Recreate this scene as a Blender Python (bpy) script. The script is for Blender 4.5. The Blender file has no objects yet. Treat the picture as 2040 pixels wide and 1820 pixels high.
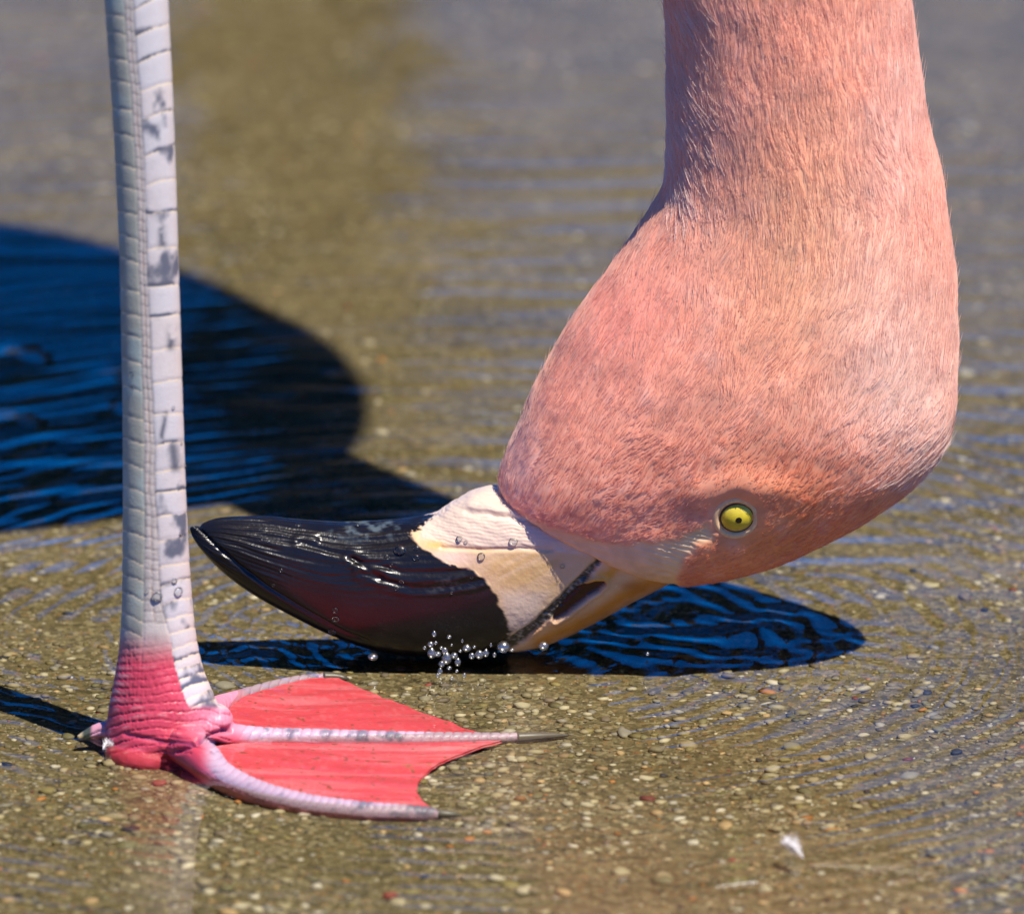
import bpy, bmesh, math, random
import numpy as np
from mathutils import Vector, Matrix
from mathutils.bvhtree import BVHTree

rng = np.random.default_rng(7)
random.seed(7)
sc = bpy.context.scene
COL = sc.collection

# ------------------------------------------------------------------ camera
# photo measurements below are given on a 2040 x 1820 copy of the photograph
S = 0.000103                 # metres per such pixel at the bill
D = 3.0                      # metres from lens to the bill
PHI = math.radians(16.5)     # camera looks down by this much
FWD = np.array([0, math.cos(PHI), -math.sin(PHI)])
UPV = np.array([0, math.sin(PHI), math.cos(PHI)])
XV = np.array([1.0, 0, 0])
CAM = UPV * (385 * S) - FWD * D
cd = bpy.data.cameras.new('camera')
cam = bpy.data.objects.new('camera', cd)
COL.objects.link(cam)
cam.location = CAM
cam.rotation_euler = (math.radians(90) - PHI, 0, 0)
cd.sensor_width = 36
cd.lens = 36 * D / (2040 * S)
cd.clip_start = 0.05
cd.clip_end = 400
cd.dof.use_dof = True
cd.dof.focus_distance = D - 0.03
cd.dof.aperture_fstop = 18
cd.dof.aperture_blades = 0
sc.camera = cam

# ------------------------------------------------------------------ light
SUN_EL = math.radians(62.5)
sx, sy = 0.65, -0.76
SUN_DIR = Vector((sx * math.cos(SUN_EL), sy * math.cos(SUN_EL), math.sin(SUN_EL))).normalized()
w = bpy.data.worlds.new('World')
sc.world = w
w.use_nodes = True
wn = w.node_tree.nodes
wl = w.node_tree.links
sky = wn.new('ShaderNodeTexSky')
sky.sky_type = 'NISHITA'
sky.sun_disc = False
sky.sun_elevation = SUN_EL
sky.sun_rotation = math.atan2(sx, sy)
sky.air_density = 1.0
sky.dust_density = 0.0
sky.altitude = 7000
sky.ozone_density = 4.0
hsv = wn.new('ShaderNodeHueSaturation')
hsv.inputs['Saturation'].default_value = 1.95
hsv.inputs['Hue'].default_value = 0.508
wl.new(sky.outputs[0], hsv.inputs['Color'])
wl.new(hsv.outputs[0], wn['Background'].inputs['Color'])
wn['Background'].inputs['Strength'].default_value = 0.15
sd = bpy.data.lights.new('sun', 'SUN')
sd.energy = 4.3
sd.angle = math.radians(0.53)
sd.color = (1.0, 0.93, 0.81)
sun = bpy.data.objects.new('sun', sd)
COL.objects.link(sun)
sun.rotation_euler = SUN_DIR.to_track_quat('Z', 'Y').to_euler()
sun.location = (2, -2, 6)
sc.view_settings.view_transform = 'Standard'
sc.view_settings.look = 'None'
sc.view_settings.gamma = 1
sc.view_settings.use_curve_mapping = False
sc.view_settings.exposure = 0.78
sc.cycles.use_denoising = True
sc.cycles.max_bounces = 10
sc.cycles.transparent_max_bounces = 12
sc.cycles.caustics_reflective = False
sc.cycles.caustics_refractive = False
sc.cycles.sample_clamp_indirect = 6

# ------------------------------------------------------------------ helpers
def proj(P):
    d = P - CAM
    dep = d @ FWD
    return 1020 + (d @ XV) / dep * D / S, 910 - (d @ UPV) / dep * D / S

def ray(px, py):
    return FWD * D + XV * (px - 1020) * S + UPV * (910 - py) * S

def on_y(px, py, y):
    r = ray(px, py)
    return CAM + r * ((y - CAM[1]) / r[1])

def on_z(px, py, z=0.0):
    r = ray(px, py)
    return CAM + r * ((z - CAM[2]) / r[2])

def sstep(a, b, x):
    t = np.clip((x - a) / (b - a), 0, 1)
    return t * t * (3 - 2 * t)

def _hash(ix, iy, iz, seed):
    h = (ix.astype(np.int64) * 374761393 + iy.astype(np.int64) * 668265263 + iz.astype(np.int64) * 2147483647 + seed * 974634777) & 0xFFFFFFFF
    h = ((h ^ (h >> 13)) * 1274126177) & 0xFFFFFFFF
    h = ((h ^ (h >> 16)) * 2246822519) & 0xFFFFFFFF
    return ((h ^ (h >> 15)) & 0xFFFFFF) / float(0xFFFFFF)

def vnoise(x, y, z=None, seed=0):
    x = np.asarray(x, float); y = np.asarray(y, float)
    z = np.zeros_like(x) if z is None else np.asarray(z, float)
    ix, iy, iz = np.floor(x), np.floor(y), np.floor(z)
    fx, fy, fz = x - ix, y - iy, z - iz
    ux, uy, uz = fx * fx * (3 - 2 * fx), fy * fy * (3 - 2 * fy), fz * fz * (3 - 2 * fz)
    r = 0
    for a in (0, 1):
        wx = ux if a else 1 - ux
        for b in (0, 1):
            wy = uy if b else 1 - uy
            for c in (0, 1):
                wz = uz if c else 1 - uz
                r = r + wx * wy * wz * _hash(ix + a, iy + b, iz + c, seed)
    return r * 2 - 1

def fbm(x, y, z=None, seed=0, octv=3):
    r = 0; a = 1; t = 0
    for o in range(octv):
        f = 2.03 ** o
        r = r + a * vnoise(x * f, y * f, None if z is None else z * f, seed + o)
        t += a; a *= 0.5
    return r / t

def seg_dist(px, py, poly):
    """distance to a polyline, and the fraction along it"""
    px = np.asarray(px, float); py = np.asarray(py, float)
    best = np.full(px.shape, 1e9); frac = np.zeros(px.shape)
    L = [math.dist(poly[i], poly[i + 1]) for i in range(len(poly) - 1)]
    T = sum(L); acc = 0
    for i in range(len(poly) - 1):
        (x0, y0), (x1, y1) = poly[i], poly[i + 1]
        dx, dy = x1 - x0, y1 - y0
        t = np.clip(((px - x0) * dx + (py - y0) * dy) / (dx * dx + dy * dy), 0, 1)
        d = np.hypot(px - x0 - t * dx, py - y0 - t * dy)
        m = d < best
        best = np.where(m, d, best); frac = np.where(m, (acc + t * L[i]) / T, frac)
        acc += L[i]
    return best, frac

def in_poly(px, py, poly):
    px = np.asarray(px, float); py = np.asarray(py, float)
    ins = np.zeros(px.shape, bool)
    n = len(poly)
    for i in range(n):
        x0, y0 = poly[i]; x1, y1 = poly[(i + 1) % n]
        c = (y0 > py) != (y1 > py)
        xx = (x1 - x0) * (py - y0) / ((y1 - y0) if y1 != y0 else 1e-9) + x0
        ins ^= c & (px < xx)
    return ins

def soft_poly(px, py, poly, soft):
    """1 inside, 0 outside, soft over +-soft pixels"""
    d, _ = seg_dist(px, py, poly + [poly[0]])
    d = np.where(in_poly(px, py, poly), d, -d)
    return sstep(-soft, soft, d)

def mixc(c, new, m):
    return c * (1 - m[:, None]) + np.asarray(new, float)[None, :] * m[:, None] if np.ndim(new) == 1 else c * (1 - m[:, None]) + new * m[:, None]

def interp(x, pts):
    return np.interp(x, [p[0] for p in pts], [p[1] for p in pts])

def mesh_obj(name, V, F, mat=None, parent=None, smooth=True, col=None):
    me = bpy.data.meshes.new(name)
    V = np.asarray(V, float); F = np.asarray(F, int)
    n = F.shape[1]
    me.vertices.add(len(V)); me.vertices.foreach_set('co', V.ravel())
    me.loops.add(F.size); me.loops.foreach_set('vertex_index', F.ravel())
    me.polygons.add(len(F)); me.polygons.foreach_set('loop_start', np.arange(0, F.size, n))
    me.polygons.foreach_set('loop_total', np.full(len(F), n))
    me.polygons.foreach_set('use_smooth', np.full(len(F), smooth))
    me.update(calc_edges=True); me.validate()
    if col is not None:
        set_col(me, col)
    o = bpy.data.objects.new(name, me)
    COL.objects.link(o)
    if mat: me.materials.append(mat)
    if parent: o.parent = parent
    return o

def set_col(me, col):
    a = me.color_attributes.get('Col') or me.color_attributes.new('Col', 'FLOAT_COLOR', 'POINT')
    c = np.ones((len(me.vertices), 4)); c[:, :3] = np.clip(col, 0, 1)
    a.data.foreach_set('color', c.ravel())

def verts_of(me):
    V = np.empty(len(me.vertices) * 3); me.vertices.foreach_get('co', V)
    return V.reshape(-1, 3)

def normals_of(me):
    N = np.empty(len(me.vertices) * 3)
    me.vertex_normals.foreach_get('vector', N)
    return N.reshape(-1, 3)

def tag(o, label=None, cat=None, group=None, kind=None):
    if label: o['label'] = label
    if cat: o['category'] = cat
    if group: o['group'] = group
    if kind: o['kind'] = kind
    return o

def empty(name, loc=(0, 0, 0)):
    o = bpy.data.objects.new(name, None)
    COL.objects.link(o); o.location = loc; o.empty_display_size = 0.02
    return o

def attach(o, parent):
    """parent an object whose vertices are already in world space"""
    o.parent = parent
    m = Matrix()
    p = parent
    while p is not None:
        m = p.matrix_basis @ m if p.parent is None else p.matrix_parent_inverse @ p.matrix_basis @ m
        p = p.parent
    o.matrix_parent_inverse = m.inverted()

def catmull(K, n):
    """K: (m, d) key rows -> smooth rows, n steps per span (int or list)"""
    K = np.asarray(K, float); out = []
    m = len(K)
    ns = [n] * (m - 1) if np.isscalar(n) else n
    for i in range(m - 1):
        p0 = K[max(i - 1, 0)]; p1 = K[i]; p2 = K[i + 1]; p3 = K[min(i + 2, m - 1)]
        for j in range(ns[i]):
            t = j / ns[i]
            out.append(0.5 * ((2 * p1) + (-p0 + p2) * t + (2 * p0 - 5 * p1 + 4 * p2 - p3) * t * t + (-p0 + 3 * p1 - 3 * p2 + p3) * t ** 3))
    out.append(K[-1])
    return np.array(out)

def loft(C, A, B, na, expo=2.0):
    """C centres, A half-axis vectors, B half-axis vectors -> V, F(quads), s, theta"""
    th = np.linspace(0, 2 * math.pi, na, endpoint=False)
    ct, st = np.cos(th), np.sin(th)
    e = 2.0 / expo
    ct = np.sign(ct) * np.abs(ct) ** e; st = np.sign(st) * np.abs(st) ** e
    V = C[:, None, :] + A[:, None, :] * ct[None, :, None] + B[:, None, :] * st[None, :, None]
    n = len(C)
    i = np.arange(n - 1)[:, None]; j = np.arange(na)[None, :]
    j2 = (j + 1) % na
    F = np.stack([i * na + j, i * na + j2, (i + 1) * na + j2, (i + 1) * na + j], -1).reshape(-1, 4)
    s = np.repeat(np.arange(n) / (n - 1), na)
    return V.reshape(-1, 3), F, s, np.tile(th, n)

def tube(path, rad, na=10):
    """simple round tube along a path (closed ends by collapsing)"""
    path = np.asarray(path, float); rad = np.asarray(rad, float)
    T = np.gradient(path, axis=0); T /= np.linalg.norm(T, axis=1)[:, None] + 1e-12
    ref = np.array([0, 0, 1.0]) if abs(T[0][2]) < 0.9 else np.array([1.0, 0, 0])
    A = np.cross(T, ref); A /= np.linalg.norm(A, axis=1)[:, None] + 1e-12
    B = np.cross(T, A)
    path = np.vstack([path[:1], path, path[-1:]]); A = np.vstack([A[:1], A, A[-1:]]); B = np.vstack([B[:1], B, B[-1:]])
    r = np.concatenate([[1e-6], rad, [1e-6]])
    V, F, s, th = loft(path, A * r[:, None], B * r[:, None], na)
    return V, F

# ------------------------------------------------------------------ materials
def newmat(name):
    m = bpy.data.materials.new(name); m.use_nodes = True
    nt = m.node_tree
    b = nt.nodes['Principled BSDF']
    return m, nt, b

def N(nt, t, **kw):
    n = nt.nodes.new(t)
    for k, v in kw.items():
        if k.startswith('i_'):
            n.inputs[k[2:].replace('_', ' ')].default_value = v
        else:
            setattr(n, k, v)
    return n

def col_mat(name, rough=0.5, spec=0.5, coat=0.0, sss=0.0, sss_r=(1, .3, .2), bump=None, bump_scale=2000, coat_rough=0.1, sss_scale=0.001):
    m, nt, b = newmat(name)
    a = N(nt, 'ShaderNodeVertexColor', layer_name='Col')
    nt.links.new(a.outputs[0], b.inputs['Base Color'])
    b.inputs['Roughness'].default_value = rough
    b.inputs['Specular IOR Level'].default_value = spec
    b.inputs['Coat Weight'].default_value = coat
    b.inputs['Coat Roughness'].default_value = coat_rough
    if sss:
        b.inputs['Subsurface Weight'].default_value = sss
        b.inputs['Subsurface Radius'].default_value = sss_r
        b.inputs['Subsurface Scale'].default_value = sss_scale
    if bump:
        tc = N(nt, 'ShaderNodeTexCoord')
        no = N(nt, 'ShaderNodeTexNoise'); no.inputs['Scale'].default_value = bump_scale; no.inputs['Detail'].default_value = 4
        bp = N(nt, 'ShaderNodeBump'); bp.inputs['Strength'].default_value = bump; bp.inputs['Distance'].default_value = 0.0004
        nt.links.new(tc.outputs['Object'], no.inputs['Vector'])
        nt.links.new(no.outputs[0], bp.inputs['Height'])
        nt.links.new(bp.outputs[0], b.inputs['Normal'])
    return m

def plain_mat(name, c, rough=0.5, spec=0.5, noise=0.15, scale=800, **kw):
    m, nt, b = newmat(name)
    tc = N(nt, 'ShaderNodeTexCoord')
    no = N(nt, 'ShaderNodeTexNoise'); no.inputs['Scale'].default_value = scale
    mx = N(nt, 'ShaderNodeMix', data_type='RGBA')
    mx.inputs[6].default_value = (*[x * (1 - noise) for x in c], 1); mx.inputs[7].default_value = (*[min(1, x * (1 + noise)) for x in c], 1)
    nt.links.new(tc.outputs['Object'], no.inputs['Vector'])
    nt.links.new(no.outputs[0], mx.inputs[0]); nt.links.new(mx.outputs[2], b.inputs['Base Color'])
    b.inputs['Roughness'].default_value = rough; b.inputs['Specular IOR Level'].default_value = spec
    for k, v in kw.items():
        b.inputs[k.replace('_', ' ')].default_value = v
    return m

M_skin = col_mat('feathered_skin', rough=0.75, spec=0.2)
M_bill = col_mat('bill_horn', rough=0.30, spec=0.32, coat=0.2, coat_rough=0.16, bump=0.2, bump_scale=1500)
M_leg = col_mat('leg_scales', rough=0.45, spec=0.4, coat=0.08, coat_rough=0.2, bump=0.2, bump_scale=2400, sss=0.05, sss_r=(1, .5, .4), sss_scale=0.0006)
M_web = col_mat('web_skin', rough=0.4, spec=0.4, sss=0.3, sss_r=(1, .3, .25), sss_scale=0.001, bump=0.12, bump_scale=1800)
M_black = plain_mat('pupil_black', (0.006, 0.006, 0.008), rough=0.08)
M_gravel = col_mat('gravel_stone', rough=0.6, spec=0.3, bump=0.2, bump_scale=2500)

# glass-clear droplet
M_drop, nt, b = newmat('droplet_water')
nt.nodes.remove(b)
fr = N(nt, 'ShaderNodeFresnel'); fr.inputs['IOR'].default_value = 1.4
gl = N(nt, 'ShaderNodeBsdfGlossy'); gl.inputs['Roughness'].default_value = 0.3
tp = N(nt, 'ShaderNodeBsdfTransparent'); tp.inputs['Color'].default_value = (0.9, 0.92, 0.93, 1)
ms = N(nt, 'ShaderNodeMixShader')
nt.links.new(fr.outputs[0], ms.inputs[0]); nt.links.new(tp.outputs[0], ms.inputs[1]); nt.links.new(gl.outputs[0], ms.inputs[2])
nt.links.new(ms.outputs[0], nt.nodes['Material Output'].inputs['Surface'])

# splash water: fixed share of gloss for a stronger sun glint than resting drops
M_splash, nt, b = newmat('splash_water')
nt.nodes.remove(b)
gl = N(nt, 'ShaderNodeBsdfGlossy'); gl.inputs['Roughness'].default_value = 0.34
tp = N(nt, 'ShaderNodeBsdfTransparent'); tp.inputs['Color'].default_value = (0.95, 0.96, 0.97, 1)
ms = N(nt, 'ShaderNodeMixShader'); ms.inputs[0].default_value = 0.22
nt.links.new(tp.outputs[0], ms.inputs[1]); nt.links.new(gl.outputs[0], ms.inputs[2])
nt.links.new(ms.outputs[0], nt.nodes['Material Output'].inputs['Surface'])

# hair-like feather barbs
M_barb, nt, b = newmat('feather_barbs')
at = N(nt, 'ShaderNodeAttribute', attribute_name='Cd')
nt.links.new(at.outputs['Color'], b.inputs['Base Color'])
b.inputs['Roughness'].default_value = 0.55; b.inputs['Specular IOR Level'].default_value = 0.25
tr = N(nt, 'ShaderNodeBsdfTranslucent'); nt.links.new(at.outputs['Color'], tr.inputs['Color'])
ms = N(nt, 'ShaderNodeMixShader'); ms.inputs[0].default_value = 0.25
nt.links.new(b.outputs[0], ms.inputs[1]); nt.links.new(tr.outputs[0], ms.inputs[2])
nt.links.new(ms.outputs[0], nt.nodes['Material Output'].inputs['Surface'])

# clear shallow water: sky mirror over a see-through sheet, weighted by Fresnel
M_water, nt, b = newmat('clear_water')
nt.nodes.remove(b)
fr = N(nt, 'ShaderNodeFresnel'); fr.inputs['IOR'].default_value = 1.333
gl = N(nt, 'ShaderNodeBsdfGlossy'); gl.inputs['Roughness'].default_value = 0.02
tp = N(nt, 'ShaderNodeBsdfTransparent'); tp.inputs['Color'].default_value = (0.93, 0.95, 0.92, 1)
ms = N(nt, 'ShaderNodeMixShader')
nt.links.new(fr.outputs[0], ms.inputs[0]); nt.links.new(tp.outputs[0], ms.inputs[1]); nt.links.new(gl.outputs[0], ms.inputs[2])
nt.links.new(ms.outputs[0], nt.nodes['Material Output'].inputs['Surface'])

# sandy concrete bed
M_bed, nt, b = newmat('sandy_bed')
tc = N(nt, 'ShaderNodeTexCoord')
def noise(scale, det=4, rough=0.6):
    n = N(nt, 'ShaderNodeTexNoise'); n.inputs['Scale'].default_value = scale; n.inputs['Detail'].default_value = det; n.inputs['Roughness'].default_value = rough
    nt.links.new(tc.outputs['Object'], n.inputs['Vector']); return n
def ramp(src, stops):
    r = N(nt, 'ShaderNodeValToRGB')
    e = r.color_ramp.elements
    while len(e) < len(stops): e.new(0.5)
    for k, (p, c) in enumerate(stops):
        e[k].position = p; e[k].color = (*c, 1)
    nt.links.new(src, r.inputs[0]); return r
big = noise(22, 5)
rb = ramp(big.outputs[0], [(0.30, (0.045, 0.035, 0.012)), (0.45, (0.110, 0.084, 0.036)), (0.56, (0.135, 0.104, 0.050)), (0.7, (0.20, 0.158, 0.09))])
vo = N(nt, 'ShaderNodeTexVoronoi'); vo.inputs['Scale'].default_value = 900
nt.links.new(tc.outputs['Object'], vo.inputs['Vector'])
hs = N(nt, 'ShaderNodeSeparateColor'); nt.links.new(vo.outputs['Color'], hs.inputs[0])
rg = ramp(hs.outputs[0], [(0.0, (0.03, 0.026, 0.02)), (0.18, (0.07, 0.052, 0.024)), (0.45, (0.14, 0.107, 0.05)), (0.72, (0.21, 0.158, 0.076)), (0.9, (0.38, 0.31, 0.18)), (0.97, (0.26, 0.13, 0.045))])
mx = N(nt, 'ShaderNodeMix', data_type='RGBA'); mx.inputs[0].default_value = 0.5
nt.links.new(rb.outputs[0], mx.inputs[6]); nt.links.new(rg.outputs[0], mx.inputs[7])
fine = noise(2600, 2)
mu = N(nt, 'ShaderNodeMix', data_type='RGBA', blend_type='OVERLAY'); mu.inputs[0].default_value = 0.7
nt.links.new(mx.outputs[2], mu.inputs[6]); nt.links.new(fine.outputs[0], mu.inputs[7])
nt.links.new(mu.outputs[2], b.inputs['Base Color'])
b.inputs['Roughness'].default_value = 0.85; b.inputs['Specular IOR Level'].default_value = 0.15
bp = N(nt, 'ShaderNodeBump'); bp.inputs['Strength'].default_value = 0.7; bp.inputs['Distance'].default_value = 0.0006
bm2 = noise(1300, 3); nt.links.new(bm2.outputs[0], bp.inputs['Height']); nt.links.new(bp.outputs[0], b.inputs['Normal'])

# ------------------------------------------------------------------ setting: bed, water, bank, trees
BED = -0.0034
def bed_z(x, y):
    return BED + 0.0007 * fbm(x * 25, y * 25, None, 3) + 0.0003 * fbm(x * 150, y * 150, None, 9, 2)

def graded(lo, hi, step, far):
    core = np.arange(lo, hi, step)
    out = []; d = step
    p = hi
    while p < far:
        out.append(p); d *= 1.35; p += d
    out.append(far)
    neg = []; d = step; p = lo
    while p > -far:
        d *= 1.35; p -= d; neg.append(max(p, -far))
    return np.concatenate([neg[::-1], core, out])

def grid(xs, ys, fz):
    X, Y = np.meshgrid(xs, ys)
    Z = fz(X, Y)
    V = np.stack([X, Y, Z], -1).reshape(-1, 3)
    nx, ny = len(xs), len(ys)
    i = np.arange(ny - 1)[:, None]; j = np.arange(nx - 1)[None, :]
    F = np.stack([i * nx + j, i * nx + j + 1, (i + 1) * nx + j + 1, (i + 1) * nx + j], -1).reshape(-1, 4)
    return V, F

def ground_z(X, Y):
    z = bed_z(X, Y)
    r = np.maximum(np.hypot(X * 0.8, (Y + 0.5) * 0.9) - 5.0, 0)
    return z + np.minimum(r * 0.25, 0.45) * sstep(0, 1.5, r) + 0.08 * sstep(0.5, 2, r) * fbm(X * .7, Y * .7, None, 21)

V, F = grid(graded(-0.26, 0.26, 0.004, 150), graded(-0.3, 0.8, 0.004, 150), ground_z)
bed = mesh_obj('pond_bed', V, F, M_bed)
tag(bed, kind='structure')

# --- ripples
BC = np.array([(930 - 1020) * S, 0.004])       # where the bill meets the water
def waves(x, y, n, l0, l1, seed, dirang=None, spread=math.pi):
    r = np.random.default_rng(seed); h = 0
    for k in range(n):
        lam = l0 * (l1 / l0) ** r.random()
        a = (dirang if dirang is not None else 0) + (r.random() * 2 - 1) * spread
        h = h + lam * np.sin(2 * math.pi * (x * math.cos(a) + y * math.sin(a)) / lam + r.random() * 6.28)
    return h / (2 * math.pi * math.sqrt(n))      # unit rms-ish slope

def gpatch(x, y, px, py, rx, ry):
    c = on_z(px, py)
    return np.exp(-((x - c[0]) / rx) ** 2 - ((y - c[1]) / ry) ** 2)

def water_z(x, y):
    near = sstep(1.2, 0.5, np.hypot(x, y))
    wx = 0.0022 * vnoise(x * 45, y * 45, None, 31) + 0.0009 * vnoise(x * 140, y * 140, None, 33)
    dx, dy = x - BC[0], y - BC[1]
    r = np.hypot(dx, dy)
    rr = r + wx
    amp = sstep(0.004, 0.02, r) * np.exp(-r / 0.26) * (0.75 + 0.5 * vnoise(x * 30, y * 30, None, 35))
    lam = 0.0052 + 0.012 * np.clip(r, 0, 0.5)
    ph = 2 * math.pi * np.where(r < 10, np.log1p(0.012 * r / 0.0052) / 0.012, 0)
    h = 0.15 * amp * lam / (2 * math.pi) * (np.sin(ph + 2 * math.pi * wx / lam) + 0.5 * np.sin(ph * 1.83 + 1.0 + 9 * wx / lam))
    # long low swell crossing the far water
    h += 0.06 * near * waves(x, y, 14, 0.009, 0.022, 5, math.pi / 2 + 0.05, 0.16) * sstep(0.01, 0.08, y) * sstep(0.5, 0.25, y) * (0.25 + 0.75 * sstep(-0.075, -0.035, x))
    h += 0.006 * near * waves(x, y, 18, 0.008, 0.05, 6)
    # chopped water under the cheek, off the bill and beside the foot
    qx, qy = x + 0.004 * vnoise(x * 70, y * 70, None, 41), y + 0.007 * vnoise(x * 60, y * 60, None, 42)
    h += 0.15 * gpatch(x, y, 1430, 1240, 0.036, 0.035) * waves(qx, qy, 16, 0.006, 0.016, 8, 1.1, 0.8)
    h += 0.15 * gpatch(x, y, 540, 1285, 0.022, 0.022) * waves(qx, qy, 16, 0.004, 0.010, 11, 1.3, 0.9)
    h += 0.12 * gpatch(x, y, 900, 1330, 0.03, 0.02) * waves(qx, qy, 16, 0.003, 0.009, 12, 1.5, 1.0)
    h += 0.10 * gpatch(x, y, 90, 960, 0.035, 0.055) * waves(qx, qy, 10, 0.012, 0.02, 13, 1.85, 0.22)
    h += 0.06 * gpatch(x, y, 90, 1390, 0.03, 0.03) * waves(qx, qy, 10, 0.004, 0.009, 14, 1.0, 0.5)
    # a few dimples in the calm shaded water
    for px, py, rx, a in ((20, 718, 0.0055, 1), (15, 845, 0.0045, 0.8), (225, 765, 0.006, .7), (215, 820, 0.004, .6)):
        c = on_z(px, py)
        q = np.hypot(x - c[0], (y - c[1]) / 1.6) / rx
        h += a * 0.0010 * np.exp(-q * q)
    # meniscus round the leg
    return h

V, F = grid(graded(-0.2, 0.2, 0.0011, 5.2), graded(-0.24, 0.62, 0.0012, 5.2), water_z)
pond = mesh_obj('pond_water', V, F, M_water)
tag(pond, kind='structure')

# --- stones of the bed
def rock(seed, sub=1, flat=0.5):
    r = np.random.default_rng(seed)
    bm = bmesh.new(); bmesh.ops.create_icosphere(bm, subdivisions=sub, radius=1)
    for v in bm.verts:
        n = v.co.normalized()
        k = 1 + 0.38 * float(vnoise(np.array([n.x * 1.7]), np.array([n.y * 1.7]), np.array([n.z * 1.7]), seed)[0]) + r.uniform(-.06, .06)
        v.co = Vector((n.x * k * (1 + .25 * math.sin(seed)), n.y * k * 0.78, max(min(n.z, .7), -.7) * k * flat))
    V = np.array([v.co[:] for v in bm.verts]); bm.verts.index_update()
    F = np.array([[v.index for v in f.verts] for f in bm.faces]); bm.free()
    return V, F
PAL = np.array([[.52, .44, .29], [.44, .36, .21], [.36, .28, .16], [.30, .26, .20], [.50, .33, .16], [.46, .19, .05], [.20, .15, .10], [.035, .032, .035], [.27, .21, .08], [.60, .52, .40], [.30, .07, .05], [.24, .19, .11], [.20, .17, .08]])
PALW = np.array([.13, .15, .16, .09, .06, .018, .08, .012, .10, .05, .004, .10, .08]); PALW = PALW / PALW.sum()

M_peb, nt, b = newmat('pebble_stone')
oi = N(nt, 'ShaderNodeObjectInfo')
r_ = N(nt, 'ShaderNodeValToRGB'); r_.color_ramp.interpolation = 'CONSTANT'
cw = np.cumsum(PALW); e = r_.color_ramp.elements
while len(e) < len(PAL): e.new(0.5)
for k in range(len(PAL)):
    e[k].position = 0 if k == 0 else float(cw[k - 1]); e[k].color = (*(PAL[k] * 0.82), 1)
nt.links.new(oi.outputs['Random'], r_.inputs[0])
tc = N(nt, 'ShaderNodeTexCoord'); no = N(nt, 'ShaderNodeTexNoise'); no.inputs['Scale'].default_value = 900; no.inputs['Detail'].default_value = 5
nt.links.new(tc.outputs['Object'], no.inputs['Vector'])
mo = N(nt, 'ShaderNodeMix', data_type='RGBA', blend_type='OVERLAY'); mo.inputs[0].default_value = 0.6
nt.links.new(r_.outputs[0], mo.inputs[6]); nt.links.new(no.outputs[0], mo.inputs[7]); nt.links.new(mo.outputs[2], b.inputs['Base Color'])
b.inputs['Roughness'].default_value = 0.6; b.inputs['Specular IOR Level'].default_value = 0.3

pm = []
for k in range(8):
    V, F = rock(100 + k, 2, 0.45)
    o = mesh_obj('pebble', V, F, M_peb); pm.append(o.data); bpy.data.objects.remove(o)
rp = np.random.default_rng(77)
for k in range(300):
    if k < 230:
        p = on_z(rp.uniform(-60, 2100), rp.uniform(1330, 1860), BED)
    else:
        p = on_z(rp.uniform(-60, 2100), rp.uniform(700, 1330), BED)
    s = 0.0009 + 0.0014 * rp.random() ** 2.2
    o = bpy.data.objects.new('pebble', pm[k % 8]); COL.objects.link(o)
    o.parent = bed
    o.location = (p[0], p[1], float(bed_z(p[0], p[1])) + s * 0.12)
    o.scale = (s, s, s); o.rotation_euler = (rp.uniform(-.15, .15), rp.uniform(-.15, .15), rp.uniform(0, 6.28))

n = 42000
gx = rp.uniform(-.2, .2, n); gy = np.where(rp.random(n) < 0.7, rp.uniform(-.22, .12, n), rp.uniform(.12, .55, n))
gcl = fbm(gx * 38, gy * 38, None, 17)
gs = (0.00026 + 0.0010 * rp.random(n) ** 3.2) * (1 + 0.55 * sstep(-.1, .5, gcl)) * np.where(rp.random(n) < sstep(-.55, .1, gcl), 1, .45)
ci = rp.choice(len(PAL), n, p=PALW)
gc = PAL[ci] * rp.uniform(.5, 1.05, (n, 1))
base = [rock(200 + k, 1, 0.38) for k in range(6)]
nv = len(base[0][0]); Fb = base[0][1]
ang = rp.uniform(0, 6.28, n); ca, sa = np.cos(ang), np.sin(ang)
bv = np.array([bb[0] for bb in base])[rp.integers(0, 6, n)]          # n,nv,3
Vx = (bv[:, :, 0] * ca[:, None] - bv[:, :, 1] * sa[:, None]) * gs[:, None] + gx[:, None]
Vy = (bv[:, :, 0] * sa[:, None] + bv[:, :, 1] * ca[:, None]) * gs[:, None] + gy[:, None]
Vz = bv[:, :, 2] * gs[:, None] + (bed_z(gx, gy) + gs * 0.05)[:, None]
V = np.stack([Vx, Vy, Vz], -1).reshape(-1, 3)
F = (Fb[None] + (np.arange(n) * nv)[:, None, None]).reshape(-1, 3)
g = mesh_obj('gravel', V, F, M_gravel, bed, col=np.repeat(gc, nv, 0))
g['kind'] = 'stuff'

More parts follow.
